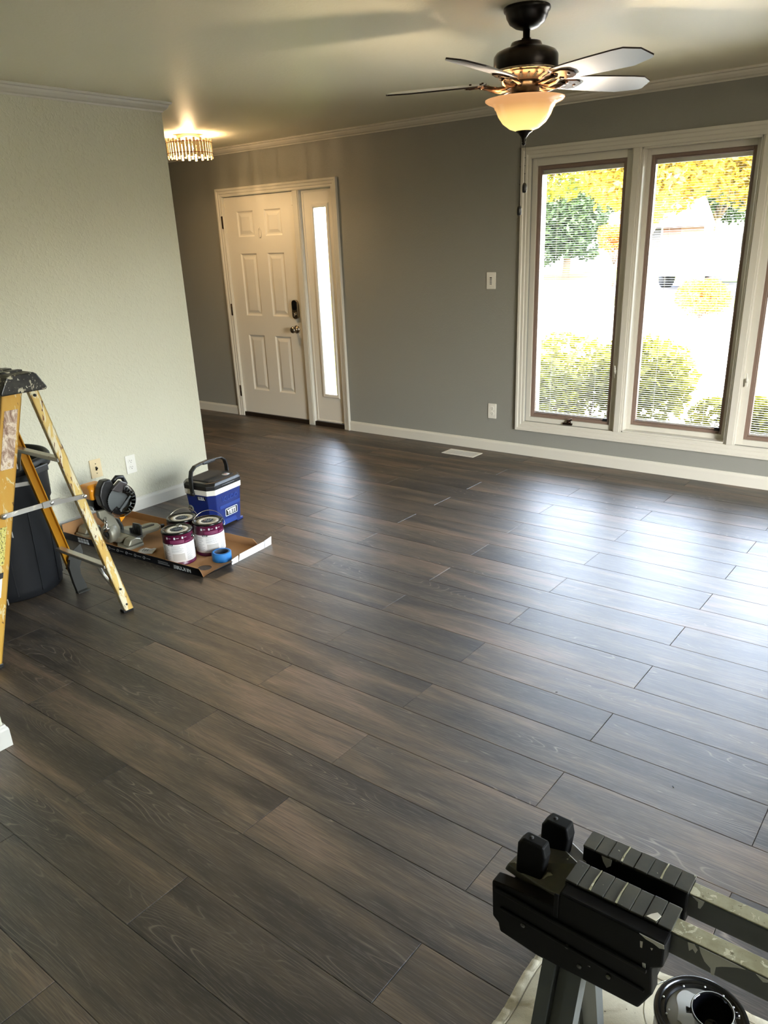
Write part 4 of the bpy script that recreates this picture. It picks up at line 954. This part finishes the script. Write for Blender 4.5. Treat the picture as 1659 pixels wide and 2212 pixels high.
# ================================================================== MITRE SAW
sw = thing('mitre_saw', 'mitre saw with yellow and black motor standing in the cardboard tray', 'saw', (-3.90, 2.36, .003))
SO = Vector((-3.90, 2.36, .003))
def SM(): m = MB(); m.x = Matrix.Translation(-SO); return m
m = SM()
m.prism([(-4.215, 2.262), (-4.13, 2.256), (-4.06, 2.30), (-3.96, 2.315), (-3.86, 2.315), (-3.80, 2.275), (-3.715, 2.268), (-3.700, 2.30), (-3.700, 2.385), (-3.76, 2.420), (-3.82, 2.47), (-3.96, 2.47), (-4.06, 2.42), (-4.18, 2.40), (-4.225, 2.36)], .003, .020)
base_ = obj('base_casting', m, 'cast', sw, .005)
m = SM(); m.prism([(2.290, .020), (2.392, .020), (2.385, .048), (2.35, .062), (2.315, .055)], -3.775, -3.715, 'x'); obj('wing', m, 'cast', base_, .008)
m = SM(); m.prism([(2.27, .020), (2.39, .020), (2.38, .050), (2.33, .066), (2.29, .055)], -4.21, -4.12, 'x'); obj('wing', m, 'cast', base_, .008)
m = SM(); m.lathe([(0, .020), (.098, .020), (.104, .030), (.104, .052), (.098, .058), (0, .058)], (-3.86, 2.395, 0), 40); obj('turntable', m, 'cast', sw, .002)
m = SM(); m.prism([(-3.842, 2.44), (-3.735, 2.40), (-3.728, 2.52), (-3.742, 2.548), (-3.790, 2.562), (-3.836, 2.548), (-3.852, 2.51)], .048, .072); arm_ = obj('mitre_arm', m, 'cast', sw, .006)
m = SM(); m.prism([(-3.806, 2.45), (-3.780, 2.45), (-3.774, 2.525), (-3.788, 2.535), (-3.800, 2.525)], .0705, .0745); obj('kerf_slot', m, 'dark', arm_)
m = SM(); m.cyl((-3.785, 2.548, .052), (-3.778, 2.590, .046), .013, 14); obj('arm_knob', m, 'blackplastic', arm_)
m = SM(); m.prism([(-4.05, .058), (-3.905, .058), (-3.905, .085), (-3.935, .120), (-4.04, .120)], 2.392, 2.402, 'y').prism([(-3.835, .058), (-3.722, .058), (-3.716, .118), (-3.735, .128), (-3.790, .124), (-3.800, .092), (-3.835, .085)], 2.392, 2.402, 'y')
for x in (-3.82, -3.80, -3.78, -3.76, -3.74): m.box((x, 2.386, .060), (x+.004, 2.392, .112 if x > -3.8 else .082))
m.box((-4.05, 2.360, .050), (-3.72, 2.402, .060)); obj('fence', m, 'steel', sw, .0015)
m = SM(); m.x = m.x @ basis((-3.872, 2.285, .076), (1, 0, 0), (0, 0, 1), (0, -1, 0)); m.lathe([(.030, .022), (.050, .022), (.054, .014), (.054, -.030), (.0, -.030)], (0, 0, 0), 32).lathe([(0, .006), (.030, .006), (.030, .022)], (0, 0, 0), 32)
pv = obj('pivot_housing', m, 'cast', sw)
m = SM(); m.cyl((-3.872, 2.278, .076), (-3.872, 2.258, .076), .015, 16).box((-3.900, 2.262, .070), (-3.844, 2.268, .080)); obj('pivot_nut', m, 'dark', pv)
m = SM(); m.prism([(2.300, .060), (2.345, .060), (2.350, .100), (2.318, .190), (2.300, .225), (2.228, .232), (2.232, .190), (2.262, .150)], -3.886, -3.852, 'x'); obj('head_arm', m, 'cast', sw, .008)
m = SM(); m.cyl((-3.850, 2.262, .185), (-3.795, 2.225, .135), .008, 14).cyl((-3.797, 2.227, .137), (-3.791, 2.223, .131), .017, 20); obj('lock_bolt', m, 'chrome', sw)
def SH(): m = SM(); m.x = Matrix.Translation(Vector((.022, .020, 0))) @ m.x; return m
m = SH(); m.prism([(2.262, .402), (2.308, .400), (2.322, .360), (2.332, .285), (2.306, .206), (2.262, .214), (2.228, .262), (2.218, .322), (2.236, .370)], -3.905, -3.848, 'x'); hg = obj('belt_housing', m, 'blackplastic', sw, .010, seg=3)
m = SH(); m.x = m.x @ basis((-3.836, 2.338, .268), (0, 1, 0), (0, 0, 1), (1, 0, 0)); m.lathe([(0, -.0012), (.080, -.0012), (.084, 0), (.080, .0012), (0, .0012)], (0, 0, 0), 60)
for i in range(40):
    a = 2*math.pi*i/40; m.prism([(.080*math.cos(a), .080*math.sin(a)), (.0875*math.cos(a+.03), .0875*math.sin(a+.03)), (.081*math.cos(a+.07), .081*math.sin(a+.07))], -.001, .001)
obj('saw_blade', m, 'steel', sw)
m = SH(); m.x = m.x @ basis((-3.836, 2.338, .268), (0, 1, 0), (0, 0, 1), (1, 0, 0))
N = 28; a0, a1 = R(-150), R(75); vs = []; fs = []
for i in range(N+1):
    a = a0+(a1-a0)*i/N
    for rr_, xx in ((.045, .014), (.090, .014), (.096, .009), (.096, -.006)): vs.append((rr_*math.cos(a), rr_*math.sin(a), xx))
for i in range(N):
    for q in range(3): fs.append((i*4+q, i*4+q+1, i*4+5+q, i*4+4+q))
m._add(vs, fs, True); gd = obj('blade_guard', m, 'clearguard', sw); sm = gd.modifiers.new('thick', 'SOLIDIFY'); sm.thickness = .002
m = SH(); m.x = m.x @ basis((-3.836, 2.338, .268), (0, 1, 0), (0, 0, 1), (1, 0, 0))
for i in range(9):
    a = R(-60+i*16); m.box((0, 0, 0), (0, 0, 0)) if False else m.tube([(.064*math.cos(a), .064*math.sin(a), .016), (.086*math.cos(a), .086*math.sin(a), .016)], .0022, 5)
m.prism([(-.030, -.045), (.052, .020), (.058, .012), (-.022, -.056)], .018, .021); obj('guard_ribs', m, 'steel', gd)
m = SH(); m.prism([(2.285, .345), (2.350, .385), (2.392, .360), (2.372, .330), (2.330, .320)], -3.850, -3.822, 'x'); obj('upper_guard', m, plain('dark_grey_guard', srgb(62, 58, 58), .35), sw, .005)
m = SM(); m.x = m.x @ basis((-3.905, 2.285, .255), (0, 1, 0), (0, 0, 1), (-1, 0, 0)); m.lathe([(.046, 0), (.050, .010), (.050, .080), (.044, .100), (.020, .108), (0, .108)], (0, 0, 0), 28); mo = obj('motor', m, 'blackplastic', sw)
m = SM(); m.prism([(-4.030, .284), (-3.895, .284), (-3.890, .356), (-3.92, .372), (-3.995, .370), (-4.035, .340)], 2.225, 2.330, 'y'); tag(obj('motor_cover', m, 'orange', sw, .016, seg=3), 'yellow-orange motor cover')
m = SM(); m.box((-4.022, 2.240, .222), (-3.915, 2.236, .246)); tag(obj('rating_plate', m, 'ink', mo), 'pale rating plate')
m = SM(); m.tube([(-3.88, 2.36, .36), (-3.885, 2.40, .385), (-3.89, 2.44, .375), (-3.89, 2.455, .335), (-3.888, 2.43, .30)], [.012, .013, .013, .013, .011], 10); obj('handle', m, 'blackplastic', sw)
m = SM(); m.prism([(2.335, .172), (2.362, .195), (2.372, .165), (2.340, .140)], -3.826, -3.820, 'x'); tag(obj('guard_bracket', m, 'orange', sw), 'orange guard bracket')

# ================================================================== FOREGROUND: DROP CLOTH, WORK STAND, OPEN CAN
dc = thing('drop_cloth', 'wrinkled cream canvas drop cloth under the work stand', 'drop cloth', (0, .8, 0))
nx, ny = 90, 70; X0, X1, Y0, Y1 = -.560, 1.35, -.15, 1.36
import mathutils
def clz(x, y):
    n_ = mathutils.noise.noise(Vector((x*3.1, y*4.3, 1.7)))+.5*mathutils.noise.noise(Vector((x*9, y*8, 3.1)))
    return .0035+max(0, n_)*.013
def cly(x, v):
    top = 1.345+.075*(x+.56)+.010*math.sin(x*9)+.006*math.sin(x*23); return Y0+(top-Y0)*v
def clx(v, u): e = -.572+.002*math.sin(v*17)+.003*math.sin(v*41)-.004*v; return e+(X1-e)*u
vs = []
for i in range(nx+1):
    for j in range(ny+1):
        x = clx(j/ny, i/nx); y = cly(x, j/ny); ed = min(1, min(i/4, (ny-j)/4)); vs.append((x, y-.8, clz(x, y)*(.35+.65*ed)))
m = MB(); m._add(vs, [(i*(ny+1)+j, (i+1)*(ny+1)+j, (i+1)*(ny+1)+j+1, i*(ny+1)+j+1) for i in range(nx) for j in range(ny)], True)
o = obj('cloth_sheet', m, 'canvas', dc)
def hemstrip(pts, nrm, w, ncr):
    m = MB(); vs = []; n = len(pts)
    for i, p in enumerate(pts):
        puck = .0034*math.sin(i*2.1)+.0020*math.sin(i*3.7)
        for k_, h_ in ((0, .001), (.12, .0075+puck), (.5, .009+puck*1.6), (.88, .0078+puck), (1, .003)):
            vs.append((p[0]+nrm[0]*w*k_, p[1]-.8+nrm[1]*w*k_, h_+.001))
    m._add(vs, [(i*5+k_, i*5+k_+1, (i+1)*5+k_+1, (i+1)*5+k_) for i in range(n-1) for k_ in range(4)], True)
    return obj('hem', m, 'canvas', dc)
pl_ = [(clx(v/120, 0)-.003, cly(clx(v/120, 0), v/120)) for v in range(121)]; hemstrip(pl_, (1, 0), .022, 0)
pt_ = [(clx(1, u/120), cly(clx(1, u/120), 1)+.003) for u in range(121)]; hemstrip(list(reversed(pt_)), (0, -1), .020, 0)
m = MB(); m.tube([(p[0]+.026, p[1]-.8, .0085) for p in pl_[::3]], .0010, 4); m.tube([(p[0], p[1]-.8-.024, .0085) for p in pt_[::3]], .0010, 4); obj('seam', m, plain('seam_thread', srgb(120, 110, 88), .8), dc)

ws = thing('work_stand', 'black and grey folding work stand with two paint-spattered rails', 'work stand', (-.2, .83, 0))
WO = Vector((-.2, .83, 0))
def WM(): m = MB(); m.x = Matrix.Translation(-WO); return m
XE = 1.02
# near jaw
m = WM(); m.prism([(-.405, .719), (-.335, .719), (-.335, .719)], .79, .80) if False else None
m.box((-.332, .790, .700), (-.183, .833, .7465))
hd1 = obj('near_jaw', m, 'headside', ws, .0025)
m = WM()
for i in range(8): x = -.331+i*.0187; m.box((x, .7895, .7462), (x+(.0183 if i % 3 else .0179), .8335, .7500-(i % 2)*.0006))
tag(obj('jaw_top', m, 'headtop', hd1, .001), 'dusty grooved jaw top')
m = WM(); hexa(m, [(-.434, .800, .700), (-.330, .780, .700), (-.330, .868, .700), (-.425, .900, .700)], [(-.428, .800, .716), (-.331, .782, .716), (-.331, .832, .7455), (-.400, .880, .727)]); m.prism([(-.400, .832), (-.331, .832), (-.331, .874), (-.395, .905)], .700, .722); tag(obj('platform', m, 'headtop', ws, .003), 'dusty sloping end platform')
# front side plate
m = WM(); prof = [(-.436, .704), (-.434, .636), (-.424, .628), (-.421, .612), (-.356, .604), (-.206, .611), (-.190, .648), (-.194, .694), (-.181, .704), (-.181, .745), (-.329, .745), (-.331, .716)]
m.prism(prof, .766, .7905, 'y'); sp_ = obj('side_plate', m, 'headside', ws, .003)
m = WM(); m.prism([(-.429, .6985), (-.335, .694), (-.200, .690), (-.200, .684), (-.429, .691)], .762, .766, 'y').prism([(-.420, .664), (-.200, .652), (-.200, .648), (-.420, .660)], .763, .766, 'y').box((-.335, .763, .700), (-.328, .766, .742)); obj('moulded_rib', m, 'headside', sp_, .0012)
for x, z in ((-.382, .650), (-.312, .655), (-.292, .630), (-.250, .640)): m = WM(); m.cyl((x, .766, z), (x, .7645, z), .0036, 12); obj('rivet', m, 'shoe', sp_)
m = WM(); m.prism([(-.415, .620), (-.200, .618), (-.194, .690), (-.415, .700)], .790, .90, 'y'); obj('head_block', m, 'headside', ws, .004)
# the two upright lugs
for x0, y_, z0, z1, wd, dpth in ((-.413, .806, .712, .779, .047, .021), (-.402, .862, .712, .779, .047, .024)):
    m = WM(); m.prism([(x0, z0), (x0+wd-.006, z0-.006), (x0+wd, z1-.020), (x0+wd-.004, z1-.001), (x0+.010, z1), (x0+.002, z1-.012)], y_-dpth/2, y_+dpth/2, 'y'); lg = obj('upright_lug', m, 'headside', ws, .0035, seg=3)
    m = WM(); m.cyl((x0+.020, y_, z1-.003), (x0+.020, y_, z1+.0006), .0032, 12); obj('lug_hole', m, 'dark', lg)
# far jaw
m = WM(); m.box((-.338, .865, .690), (-.184, .901, .7465)); hd2 = obj('far_jaw', m, 'headside', ws, .0025)
m = WM()
for i in range(8): x = -.338+i*.0193; m.box((x, .8645, .7462), (x+(.0189 if i % 3 else .0185), .9015, .7500-(i % 2)*.0006))
tag(obj('jaw_top', m, 'headtop', hd2, .001), 'dusty grooved jaw top')
# rails
for y0, y1, z1, z0 in ((.7925, .8205, .742, .706), (.8685, .8945, .742, .704)):
    m = WM(); m.box((-.200, y0, z0), (XE, y1, z1)); rl = obj('rail', m, 'railside', ws, .002)
    m = WM(); m.box((-.184, y0+.001, z1), (XE-.002, y1-.001, z1+.0022)); tag(obj('rail_top', m, 'railtop', rl, .0008), 'rail top crusted with cream paint')
def splash(pts, y, par, name='dried_paint', mat='greypaint'):
    m = WM(); m.prism(pts, y, y-.0006, 'y'); return tag(obj(name, m, mat, par), 'dried pale grey paint')
rails = [o for o in ws.children if o.name.startswith('rail')]
near_r = min(rails, key=lambda o: min(v.co.y for v in o.data.vertices)); far_r = [o for o in rails if o is not near_r][0]
splash([(-.147, .742), (-.104, .742), (-.091, .741), (-.100, .738), (-.112, .731), (-.118, .727), (-.124, .722), (-.1245, .7062), (-.1285, .7062), (-.130, .716), (-.138, .722), (-.144, .733)], .7925, near_r)
splash([(-.161, .740), (-.153, .742), (-.148, .735), (-.150, .728), (-.154, .733), (-.158, .727)], .7925, near_r)
splash([(-.079, .742), (-.062, .7415), (-.066, .737), (-.070, .735)], .7925, near_r)
splash([(-.179, .742), (-.163, .742), (-.164, .736), (-.167, .727), (-.170, .727), (-.171, .737)], .8685, far_r)
splash([(-.215, .7445), (-.183, .7445), (-.182, .7385), (-.188, .736), (-.196, .739), (-.206, .740)], .766, sp_)
splash([(-.213, .732), (-.2095, .733), (-.2095, .722), (-.212, .722)], .766, sp_)
splash([(-.207, .697), (-.203, .698), (-.202, .690), (-.206, .689)], .766, sp_)
splash([(-.199, .729), (-.196, .730), (-.197, .726)], .766, sp_)
splash([(-.309, .7455), (-.293, .7455), (-.294, .734), (-.300, .727), (-.306, .736)], .865, hd2)
for x0, y0, y1, par in ((-.2965, .790, .833, hd1), (-.2585, .790, .833, hd1), (-.281, .866, .900, hd2), (-.224, .866, .900, hd2)):
    m = WM(); m.prism([(x0, y0), (x0+.0028, y0), (x0+.0014, (y0+y1)/2), (x0+.0022, y1), (x0+.0006, y1), (x0-.0004, (y0+y1)/2)], .7494, .7506); tag(obj('dried_paint', m, 'railtop', par), 'dried cream paint streak')
m = WM(); m.prism([(-.216, .792), (-.203, .791), (-.200, .803), (-.206, .806), (-.212, .799)], .7494, .7508); tag(obj('dried_paint', m, 'cream', hd1), 'cream paint blob')
# legs: grey pressed steel channels, splayed
def legm(m, top, bot, w, d, t=.002):
    top, bot = Vector(top), Vector(bot)
    xa = Vector((1, 0, 0)); ax_ = (bot-top).normalized(); ya_ = ax_.cross(xa).normalized()
    secs = [(-w/2, 0), (-w/2, d), (-w/6, d), (-w/8, d*.55), (w/8, d*.55), (w/6, d), (w/2, d), (w/2, 0)]
    n = len(secs); vs = []
    for P_ in (bot, top):
        for s_ in secs: vs.append(tuple(P_+xa*s_[0]+ya_*s_[1]))
    for P_ in (bot, top):
        for s_ in secs: vs.append(tuple(P_+xa*(s_[0]*.96)+ya_*(s_[1]-t)))
    fs = [(i, i+1, n+i+1, n+i) for i in range(n-1)]+[(2*n+i+1, 2*n+i, 3*n+i, 3*n+i+1) for i in range(n-1)]
    m._add(vs, fs, False)
for (tp_, bt_) in (((-.318, .800, .640), (-.318, .620, .004)), ((-.345, .880, .640), (-.382, 1.100, .016)), ((.86, .800, .700), (.99, .560, .004)), ((.86, .880, .700), (.99, 1.130, .016))):
    m = WM(); legm(m, tp_, bt_, .060, .024); lg = obj('leg', m, 'steel', ws)
    o = lg.modifiers.new('thick', 'SOLIDIFY'); o.thickness = .0015
    m = WM(); m.box((bt_[0]-.036, bt_[1]-.030, .001), (bt_[0]+.036, bt_[1]+.020, .022)); obj('leg_foot', m, 'blackplastic', lg, .003)

oc = thing('open_paint_can', 'opened paint can with black rim and grey paint-smeared lid, on the drop cloth', 'paint can', (-.190, 1.146, .010))
r = .083
mb = MB().lathe([(0, 0), (r, 0), (r+.0015, .004), (r, .008), (r, .180), (0, .180)], (0, 0, 0), 48); obj('can_body', mb, 'label', oc)
mb = MB().lathe([(r-.001, .172), (r+.003, .174), (r+.004, .184), (r+.002, .190), (.080, .192), (.076, .189), (.073, .183), (.070, .186), (.066, .186), (.064, .180), (0, .180)], (0, 0, 0), 56); obj('rim', mb, 'canrim', oc)
mb = MB().lathe([(0, .1815), (.062, .1812), (.0635, .1800)], (0, 0, 0), 48); ol = obj('lid_disc', mb, plain('grey_smeared_lid', srgb(150, 150, 144), .3, 0, .5, .1, 30, .18), oc)
rg = random.Random(9); m = MB()
pts = [(.030*math.cos(a)*(1+.25*math.sin(3*a))-.018, .046*math.sin(a)*(1+.15*math.cos(5*a))+.004) for a in [2*math.pi*i/40 for i in range(40)]]
m.prism(pts, .1812, .1832, 'z', True); obj('paint_smear', m, 'greypaint', ol, .001)
m = MB()
for i in range(20): a, q = rg.uniform(0, 6.28), rg.uniform(.030, .075); m.lathe([(0, .0015), (.0016, .001), (.0022, 0)], (q*math.cos(a), q*math.sin(a), .181 if q < .06 else .187), 8)
tag(obj('paint_specks', m, 'boxwhite', oc), kind='stuff')
m = MB(); pts = []
for i in range(33):
    a = math.pi*i/32; u, v = .0965*math.cos(a), .112*math.sin(a); pts.append((-v*.93, u, .150+v*.10))
m.tube([(0, .087, .150)]+pts[1:-1]+[(0, -.087, .150)], .0014, 6); obj('wire_bail', m, 'wire', oc)
cu_t = thing('paint_cup', 'glossy black paint cup with two lugs standing on the open can', 'cup', (-.166, 1.124, .1935), R(25))
cu_t.rotation_euler = (R(5), R(-4), R(25))
mb = MB().lathe([(0, 0), (.026, 0), (.028, .003), (.033, .056), (.0375, .060), (.0385, .064), (.0370, .067), (.0345, .066), (.0325, .060), (.026, .006), (0, .005)], (0, 0, 0), 44); cb_ = obj('cup_body', mb, 'paintcup', cu_t)
for s_ in (-1, 1): m = MB().cyl((s_*.036, 0, .060), (s_*.046, 0, .060), .0055, 12); obj('lug', m, 'paintcup', cu_t)
mb = MB().tube([(.0362*math.cos(2*math.pi*i/40), .0362*math.sin(2*math.pi*i/40), .0672) for i in range(40)], .0007, 5, True); tag(obj('lip', mb, 'greypaint', cu_t), 'pale worn lip')
# dark crumbs of flooring on the planks
CH = ['dark crumb on the planks just above the work stand lugs', 'dark crumb on the planks right of the far jaw', 'dark speck beside the far rail, the upper of two', 'dark speck beside the far rail, the lower of two',
      'dark speck on the pale planks well above the far jaw', 'dark speck alone on the sunlit middle planks']
for i, (x, y) in enumerate(((-.645, 1.565), (-.40, 1.26), (-.262, 1.30), (-.270, 1.262), (-.52, 2.02), (-1.05, 2.3))):
    m = MB().prism([(0, 0), (.006, .001), (.0075, .004), (.002, .0035)], 0, .0015); t_ = obj('floor_chip', m, 'dark', None, 0, (x, y, 0)); t_.rotation_euler = (0, 0, i*1.3)
    tag(t_, CH[i], 'debris', 'chips of debris on the floor')

# ================================================================== OUTSIDE
GZ = -.42
gm = MB().box((-75, 5.46, GZ-.2), (40, 90, GZ)); tag(obj('lawn', gm, 'lawn'), kind='structure')
m = MB(); m.prism([(-5.8, 8.6), (6, 8.6), (10, 21.5), (-13.5, 22.5)], GZ, GZ+.02); tag(obj('driveway', m, 'concrete'), kind='structure')
m = MB().prism([(-75, 28), (40, 23.6), (40, 30.6), (-75, 36)], GZ, GZ+.015); tag(obj('street', m, 'asphalt'), kind='structure')
def foliage(m, cx, cy, cz, rx, ry, rz, n, s, rg, lobes=7):
    """leaf cards gathered in clumps over an irregular crown"""
    L_s = []
    for i in range(lobes):
        a, e = rg.uniform(0, 6.28), rg.uniform(-.6, 1.0); L_s.append((cx+rx*.55*math.cos(a), cy+ry*.55*math.sin(a), cz+rz*.5*math.sin(e), rg.uniform(.45, .62)))
    vs = []; fs = []
    for i in range(n):
        lx, ly_, lz, lr = L_s[i % lobes]
        d = Vector((rg.gauss(0, 1), rg.gauss(0, 1), rg.gauss(0, 1))).normalized(); k_ = rg.uniform(.72, 1.03)
        p = Vector((lx+d.x*rx*lr*k_, ly_+d.y*ry*lr*k_, lz+d.z*rz*lr*k_))
        u = Vector((rg.gauss(0, 1), rg.gauss(0, 1), rg.gauss(0, .7))).normalized(); w = u.cross(Vector((rg.gauss(0, 1), rg.gauss(0, 1), rg.gauss(0, 1)))).normalized()
        q = s*rg.uniform(.6, 1.3); b = len(vs)
        vs += [tuple(p-u*q), tuple(p-w*q*.45), tuple(p+u*q), tuple(p+w*q*.45)]; fs.append((b, b+1, b+2, b+3))
    m._add(vs, fs, False)
def shrub(x, y, rx, rz, label, n=3600, mat='leaf_bush', seed=1):
    t = thing('shrub', label, 'shrub', (x, y, GZ)); rg = random.Random(seed); m = MB(); foliage(m, 0, 0, rz*.92, rx, rx*.9, rz, int(n*1.5), .046, rg, 9); tag(obj('foliage', m, mat, t), kind='stuff')
    m = MB()
    for i in range(6): a = i*1.05; m.tube([(0, 0, 0), (.25*rx*math.cos(a), .25*rx*math.sin(a), rz*.5), (.5*rx*math.cos(a), .5*rx*math.sin(a), rz)], [.02, .014, .007], 5)
    obj('stems', m, 'bark', t)
shrub(-3.05, 7.05, .92, .60, 'rounded yellow-green shrub seen low in the left window', 5200, seed=2)
shrub(-1.66, 6.95, .36, .38, 'small yellow-green shrub low in the right corner of the middle window', 3000, seed=4)
shrub(-.35, 6.95, .80, .60, 'leafy green shrub seen low in the right window', 4200, seed=6)
shrub(-5.75, 19.6, .62, .50, 'small bush with orange leaves out on the bright drive', 2400, 'leaf_orange', 8)
def tree(x, y, zc, r, rz, label, mat, n, s, seed, trunk=.2):
    t = thing('tree', label, 'tree', (x, y, GZ)); rg = random.Random(seed); h = zc+rz*.6
    m = MB(); m.tube([(0, 0, 0), (.05, .03, h*.3), (-.03, 0, h*.6), (0, .05, h)], [trunk, trunk*.8, trunk*.5, trunk*.15], 10)
    for i in range(6): a = i*1.05+seed; m.tube([(0, 0, h*.38), (r*.3*math.cos(a), r*.3*math.sin(a), h*.58), (r*.6*math.cos(a), r*.6*math.sin(a), h*.78)], [trunk*.45, trunk*.3, trunk*.1], 6)
    obj('trunk', m, 'bark', t); m = MB(); foliage(m, 0, 0, zc, r, r, rz, n, s, rg, 14); tag(obj('foliage', m, mat, t), kind='stuff')
tree(-7.7, 21.0, 3.5, 1.75, 1.95, 'yellow-leaved tree at the top left of the middle window', 'leaf_yellow', 9000, .11, 11, .13)
tree(-6.2, 26.0, 3.7, 1.95, 2.1, 'yellow-leaved tree with dark trunk at the top right of the middle window', 'leaf_yellow', 9000, .12, 16, .17)
tree(-12.3, 23.0, 4.5, 2.1, 2.0, 'yellow-green tree in the top left corner of the left window', 'leaf_bush', 8000, .12, 12, .15)
tree(-17.0, 36.0, 2.3, 1.75, 2.2, 'dense dark green tree in the middle of the left window', 'leaf_green', 9000, .15, 13, .2)
tree(-19.6, 51.0, 5.0, 2.4, 2.7, 'dark green tree at the upper right of the left window', 'leaf_green', 7000, .20, 15, .25)
tree(-26.5, 47.5, 6.4, 2.5, 3.0, 'tall green tree at the upper left behind the pale garage house', 'leaf_green', 6500, .20, 14, .25)
tree(-12.4, 30.5, 1.75, .62, .62, 'small orange-leaved tree in front of the brick house', 'leaf_orange', 1800, .08, 17, .05)
tree(-16.0, 56.0, 4.6, 3.0, 3.0, 'broad green tree far behind the middle window', 'leaf_green', 7000, .22, 21, .25)
tree(-.6, 24.0, 4.2, 2.0, 2.0, 'yellow tree seen through the right window', 'leaf_yellow', 6000, .12, 18, .16)
def house(x, y, w, d, hw, hr, label, wall, roof, garage=True, wins=3):
    t = thing('house', label, 'house', (x, y, GZ)); m = MB().box((-w/2, 0, 0), (w/2, d, hw)); wl = obj('wall', m, wall, t)
    m = MB(); m.prism([(-.5, hw), (d/2, hw+hr), (d+.5, hw)], -w/2-.5, w/2+.5, 'x'); obj('roof', m, roof, t)
    if garage:
        m = MB().box((w/2-5.6, -.06, .05), (w/2-.6, 0, 2.1)); g = obj('garage_door', m, 'garage', t); m = MB()
        for i in range(4): m.box((w/2-5.6, -.08, .05+i*.5), (w/2-.6, -.06, .08+i*.5))
        obj('panel_joint', m, 'siding', g)
    for i in range(wins):
        q = -w/2+w*(.08+.14*i) if garage else -w/2+w*(.15+.25*i)
        m = MB().box((q, -.05, 1.0), (q+1.2, 0, 2.2)); f = obj('window_frame', m, 'white', t); m = MB().box((q+.08, -.06, 1.08), (q+1.12, -.05, 2.12)); obj('pane', m, 'dark', f)
house(-24.4, 39.5, 11.4, 3.6, 2.35, 1.3, 'pale house with a wide garage door at the left of the left window', 'siding', 'shingle')
house(-16.3, 44.5, 3.6, 4.0, 2.1, 1.5, 'brick house half hidden behind the small orange tree', 'brick', 'shingle', False, 2)
cr_ = thing('pickup_truck', 'white pickup truck parked across the street', 'truck', (-8.9, 31.5, GZ), R(78))
m = MB(); m.prism([(-2.7, .45), (2.7, .45), (2.75, .95), (2.65, 1.15), (1.25, 1.22), (.75, 1.85), (-.75, 1.88), (-1.0, 1.25), (-2.7, 1.2)], -.95, .95, 'y'); obj('truck_body', m, 'hood', cr_, .05)
m = MB(); m.prism([(1.12, 1.22), (.70, 1.76), (-.70, 1.78), (-.86, 1.24)], -.97, .97, 'y'); obj('window_glass', m, 'dark', cr_)
for s_ in (-1.7, 1.75):
    for y_ in (-.9, .9): m = MB().cyl((s_, y_-.12, .38), (s_, y_+.12, .38), .38, 20); obj('wheel', m, 'dark', cr_)
